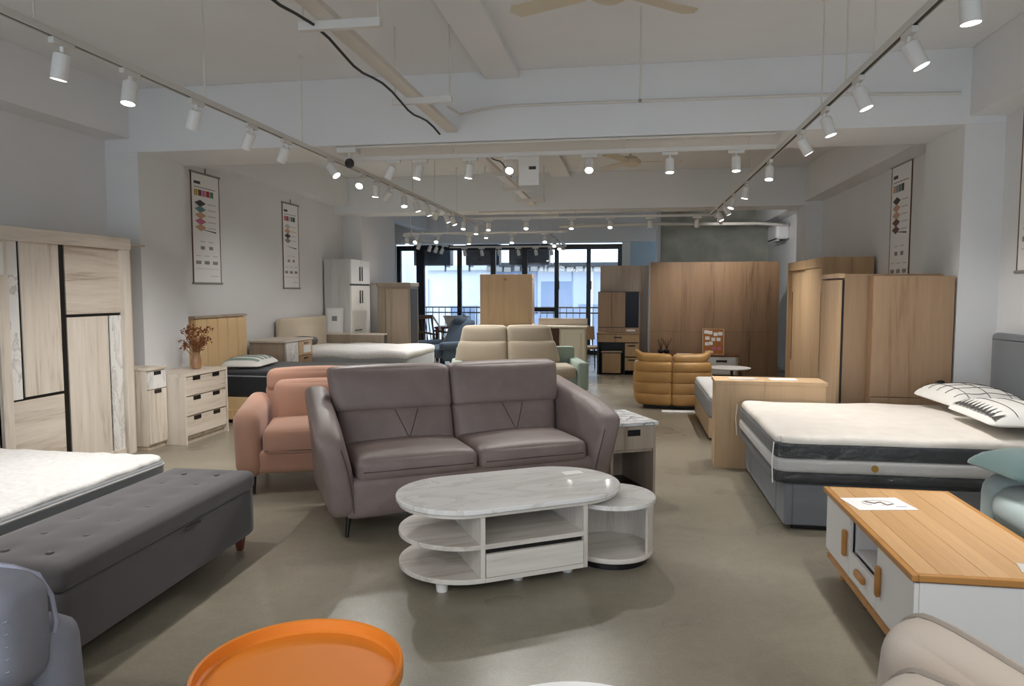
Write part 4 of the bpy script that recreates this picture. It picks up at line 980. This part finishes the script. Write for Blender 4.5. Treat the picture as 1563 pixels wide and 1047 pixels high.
# ================================================================== RIGHT SIDE WARDROBES, COUNTER
t = thing('display_counter', 'light oak box counter with leaflets on top behind the wrapped bed', 'counter', (1.18, 6.42, 0), -2)
BX('front_board', 'oak_light', t, -.44, .44, -.17, -.15, 0, .72); BX('side_board', 'oak_light', t, -.44, -.42, -.15, .15, 0, .72); BX('side_board', 'oak_brown', t, .42, .44, -.15, .15, 0, .72)
BX('top_board', 'oak_light', t, -.45, .45, -.175, .16, .72, .75); BX('back_board', 'oak_light', t, -.42, .42, .13, .15, 0, .72)
for k, (x, c) in enumerate(((-.18, 'ink_light'), (.16, 'paper'))):
    o = tag(BX('brochure', c, None, -.11, .11, -.07, .07, 0, .003, 0), ['grey brochure lying on the oak box counter', 'white brochure lying on the oak box counter'][k], 'brochure'); o.location = (1.15 + x, 6.42, .75); o.rotation_euler = (0, 0, R(-6 + 9 * k))

t = thing('display_stand', 'flat oak display panel with low seam in front of the right hand column', 'display stand', (2.32, 6.47, 0))
BX('upper_board', 'oak_brown', t, -.31, .31, -.06, .05, .62, 1.63); BX('lower_board', 'oak_brown', t, -.31, .31, -.06, .05, 0, .615)
BX('edge', 'oak_dark', t, -.316, -.31, -.05, .05, 0, 1.63, 0)
wl = thing('reading_lamp', 'small black reading lamp on the oak display panel by the pillows', 'lamp', (2.55, 6.405, .74))
CY('wall_plate', 'black_plastic', wl, (0, 0, 0), (0, -.015, 0), .03); TB('arm', 'black_plastic', wl, [(0, -.015, 0), (-.02, -.06, .0), (-.04, -.09, .01)], .008); MB().soft((-.05, -.10, .01), (.06, .05, .05), .024, n=6).build('head', 'black_plastic', wl, smooth=60)
TB('cord', 'black_cable', wl, [(.01, -.01, -.02), (.035, -.008, -.07), (.03, -.008, -.16)], .004)

t = thing('open_wardrobe', 'oak wardrobe with pale door leaf standing behind the oak display panel', 'wardrobe', (2.18, 6.86, 0), -90)
MB().box(-.30, .30, -.36, .42, 0, 1.65).build('body', 'oak_brown', t, .003)
BX('door', 'oak_light', t, -.27, .29, -.40, -.375, .03, 1.6); BX('top_cap', 'oak_light', t, -.30, .30, -.41, -.36, 1.615, 1.655); BX('gap', 'black_plastic', t, .292, .3, -.375, -.36, 0, 1.6, 0)

t = thing('oak_sliding_wardrobe', 'tall oak sliding door wardrobe beyond the column', 'wardrobe', (2.63, 10.3, 0), -90)
MB().box(-1.0, 1.0, -.2, .28, 0, 1.92).build('body', 'oak', t, .003); BX('header', 'oak', t, -1.0, 1.0, -.30, -.2, 1.80, 1.92); BX('stile', 'oak', t, .93, 1.0, -.30, -.2, 0, 1.8); BX('stile', 'oak', t, -1.0, -.93, -.30, -.2, 0, 1.8)
d = BX('door', 'oak_light', t, -.93, .02, -.25, -.225, .03, 1.8); BX('handle', 'walnut', d, -.88, -.85, -.256, -.25, .5, 1.5, 0)
d = BX('door', 'oak_light', t, 0, .93, -.28, -.255, .03, 1.8); BX('handle', 'walnut', d, .85, .88, -.286, -.28, .5, 1.5, 0)

t = thing('small_bed', 'small bed with grey wrapped mattress on an oak base behind the counter', 'bed', (1.36, 8.2, 0), 0)
MB().box(-.55, .55, -.8, .8, .03, .23).build('base', 'oak_light', t, .004); BX('plinth', 'black_plastic', t, -.5, .5, -.75, .75, 0, .03)
SF('mattress', 'mattress_side', t, (0, 0, .335), (1.12, 1.62, .23), .05); SF('mattress_top', 'mattress_quilt', t, (0, 0, .435), (1.10, 1.60, .07), .035, (0, 0, .02), 12)
TB('cord', 'paper', t, [(-.40, -.815, .42), (-.47, -.82, .36), (-.45, -.82, .29), (-.38, -.82, .25)], .006)
t = thing('pedestal_table', 'small round white pedestal table before the oak partition', 'table', (1.42, 10.6, 0))
MB().lathe([(0, .40), (.28, .405), (.30, .415), (.30, .42), (0, .423)], 48).build('top', 'white_lacquer', t, smooth=35); CY('pole', 'black_metal', t, (.04, 0, .02), (.04, 0, .4), .02); MB().lathe([(0, 0), (.16, 0), (.16, .01), (0, .02)], 32).build('foot', 'black_metal', t, smooth=35)

t = thing('oak_partition', 'wide brown oak partition wall panel at the far end', 'partition', (1.50, 13.4, 0))
for k in range(4): BX('board', 'oak_dark', t, -1.12 + k * .56, -.56 + k * .56 - .002, -.05, .05, .78, 2.03, .001); BX('board', 'oak_dark', t, -1.12 + k * .56, -.56 + k * .56 - .002, -.05, .05, 0, .777, .001)
BX('edge', 'oak_light', t, -1.135, -1.12, -.06, .06, 0, 2.03)
t = thing('grey_partition', 'grey wood partition panel behind the dressing table', 'partition', (-.08, 13.62, 0))
BX('board', 'oak_grey', t, -.45, .43, -.03, .03, 0, 1.98)
t = thing('dressing_table', 'dressing table with two door mirror cabinet and dark glass panel', 'dressing table', (-.18, 13.33, 0))
MB().box(-.38, -.34, -.22, .22, 0, .73).box(.1, .12, -.2, .22, 0, .73).box(.34, .36, -.2, .22, 0, .73).box(-.34, .36, .19, .22, 0, .73).build('frame', 'black_plastic', t, .002)
BX('top', 'oak_brown', t, -.39, .37, -.24, .23, .73, .76); d = BX('drawer', 'oak', t, -.385, .365, -.235, -.215, .59, .725); BX('handle', 'black_metal', d, -.08, .06, -.245, -.235, .665, .685)
for z0, z1 in ((.33, .57), (.08, .31)): d = BX('drawer', 'oak', t, .12, .36, -.225, -.205, z0, z1); BX('handle', 'black_metal', d, .17, .3, -.235, -.225, z1 - .05, z1 - .03)
MB().box(-.38, .36, .02, .22, .78, 1.50).build('mirror_cabinet', 'black_plastic', t, .002); BX('shelf', 'oak_brown', t, -.38, .36, -.02, .22, .76, .84)
for x0, x1 in ((-.375, -.135), (-.13, .115)): BX('cabinet_door', 'oak_brown', t, x0, x1, .0, .02, .85, 1.49)
BX('mirror', 'shade_mirror', t, .125, .355, .002, .02, .85, 1.49, 0); BX('label_card', 'paper', t, .14, .3, -.035, -.022, .775, .81, 0)
t = thing('stool', 'square oak sided stool tucked under the dressing table', 'stool', (-.30, 13.25, 0))
MB().box(-.18, .18, -.14, .14, .02, .40).build('box', 'black_plastic', t, .004); BX('front_panel', 'oak', t, -.165, .165, -.15, -.14, .03, .385); BX('seat', 'oak_grey', t, -.185, .185, -.155, .145, .40, .43, .01)

t = thing('low_cabinet', 'low media cabinet with white drawers along the oak partition', 'cabinet', (1.1, 13.08, 0))
MB().box(-.8, .78, -.18, .2, .05, .37).build('body', 'cream_lacquer', t, .003); BX('top', 'walnut', t, -.81, .79, -.2, .21, .37, .395); BX('plinth', 'black_plastic', t, -.75, .73, -.15, .18, 0, .05)
for x0, x1 in ((-.78, -.28), (-.27, .22), (.26, .74)): d = BX('drawer', 'white_lacquer', t, x0, x1, -.2, -.18, .07, .36); BX('handle', 'black_metal', d, (x0 + x1) / 2 - .09, (x0 + x1) / 2 + .09, -.207, -.2, .28, .31, 0)
t = thing('pin_board', 'framed cork board pinned with small pink and white notes', 'pin board', (1.47, 13.0, .395)); t.rotation_euler = (R(-7), 0, 0)
BX('cork', 'cork', t, -.17, .17, 0, .012, .01, .45, 0); MB().box(-.185, -.17, -.005, .016, 0, .46).box(.17, .185, -.005, .016, 0, .46).box(-.17, .17, -.005, .016, 0, .012).box(-.17, .17, -.005, .016, .447, .46).build('frame', 'oak_light', t)
for i, (x, z, c, w) in enumerate(((-.12, .40, 'paper', .035), (-.05, .39, 'paper', .035), (.04, .36, 'paper', .035), (.12, .37, 'paper', .035), (-.1, .29, 'paper', .038), (0, .27, 'paper', .034), (.09, .27, 'paper', .034), (-.11, .19, 'paper', .032), (-.04, .20, 'paper', .032), (.01, .11, 'ink_pink', .034), (.1, .11, 'ink_pink', .034), (-.07, .05, 'paper', .07))):
    BX('note', c, t, x - w, x + w, -.004, -.001, z - .03 * (w < .05) - .02 * (w >= .05), z + .03 * (w < .05) + .02 * (w >= .05), 0)
t = thing('twig_ornament', 'black ornament with upright twigs on the low media cabinet', 'ornament', (.62, 13.0, .395))
for x in (-.05, .05): MB().soft((x, 0, .045), (.1, .09, .09), .044, n=6).build('pot', 'black_plastic', t, smooth=60)
for k in range(7): a = -0.5 + k * .17; TB('twig', 'black_plastic', t, [((-1) ** k * .05, 0, .08), ((-1) ** k * .05 + .06 * a, .01, .16), ((-1) ** k * .05 + .16 * a, 0, .28 - .02 * (k % 3))], .005, 5)
tag(BX('magazine', 'paper', None, .85, 1.12, 12.93, 13.1, .395, .405, 0), 'flat white magazine on the low media cabinet', 'magazine')

# ---- sideboard with hutch back, near the window
t = thing('cream_sideboard', 'cream sideboard with open cubbies and a panelled door behind the sage sofa', 'sideboard', (-1.66, 12.78, 0))
MB().box(-.95, .93, -.18, .22, .04, .06).box(-.95, -.93, -.18, .22, .06, .86).box(.91, .93, -.18, .22, .06, .86).box(-.93, .91, .2, .22, .06, .86).box(-.02, 0, -.18, .2, .06, .86).box(.46, .48, -.18, .2, .06, .86).box(0, .46, -.18, .2, .36, .38).box(.22, .24, -.18, .2, .38, .86).build('carcass', 'cream_wood', t, .002)
BX('top', 'cream_wood', t, -.97, .95, -.21, .24, .86, .895); BX('gallery', 'ash_across', t, .05, .93, .17, .22, .895, 1.02)
BX('cubby_back', 'walnut', t, .0, .46, .17, .195, .38, .86, 0)
d = BX('door', 'cream_lacquer', t, .485, .91, -.20, -.18, .07, .85); MB().box(.55, .84, -.207, -.2, .15, .77).build('raised_panel', 'cream_lacquer', d, .004); BX('handle', 'black_metal', d, .50, .515, -.22, -.2, .25, .42)
d = BX('drawer', 'cream_lacquer', t, .005, .455, -.20, -.18, .08, .355); CY('knob', 'black_metal', d, (.1, -.22, .27), (.1, -.2, .27), .02)
BX('door', 'cream_lacquer', t, -.925, -.48, -.20, -.18, .07, .85); BX('door', 'cream_lacquer', t, -.47, -.025, -.20, -.18, .07, .85)
t = thing('oak_hutch', 'tall oak board unit with small round logo standing on the cream sideboard', 'hutch', (-2.14, 12.75, .895))
BX('back_board', 'oak_light', t, -.475, .455, -.16, -.14, .02, .91); BX('base_board', 'oak_light', t, -.49, .47, -.17, .2, 0, .03)
MB().box(-.475, -.455, -.14, .18, .03, .91).box(.435, .455, -.14, .18, .03, .91).box(-.455, .435, -.14, .18, .89, .91).build('carcass', 'oak', t, .002)
lg = CY('logo', 'ink_tan', t, (-.02, -.163, .82), (-.02, -.16, .82), .045); CY('logo_heart', 'oak_dark', lg, (-.02, -.165, .82), (-.02, -.163, .82), .02, n=6)
for z in (.72, .80): BX('clip', 'lamp_white', t, .455, .475, -.16, -.12, z, z + .04)

def dchair(label, loc, rz):
    t = thing('dining_chair', label, 'chair', loc, rz)
    for x in (-.19, .19):
        for y in (-.19, .19): CY('leg', 'black_metal', t, (x, y, .42), (x * 1.15, y * 1.15, 0), .014, .01, 10)
    SF('seat', 'oak_light', t, (0, 0, .44), (.44, .44, .05), .02); SF('backrest', 'oak_light', t, (0, .22, .70), (.42, .04, .26), .018, (0, 0, 0), 8, lambda x, y, z: (x, y + .1 * (z - .5) - .15 * x * x, z))
    for x in (-.15, .15): TB('upright', 'black_metal', t, [(x, .19, .44), (x, .215, .6)], .01)
dchair('light wood dining chair between the cream sideboard and dressing table', (-.72, 13.75, 0), 30)

# ---- wall air conditioner
t = thing('wall_air_conditioner', 'white indoor air conditioner high on the wall beyond the oak wardrobe', 'air conditioner', (WR, 14.6, 2.48), -90)
MB().soft((0, -.13, .15), (.85, .25, .30), .05, n=8).build('case', 'ac_white', t, smooth=40); BX('outlet', 'slot_dark', t, -.38, .38, -.25, -.06, -.005, .02, .004); BX('louver', 'ac_white', t, -.38, .38, -.24, -.18, -.03, -.005, .004)
BX('wall_mount', 'ac_white', t, -.4, .4, -.01, 0, .0, .3)
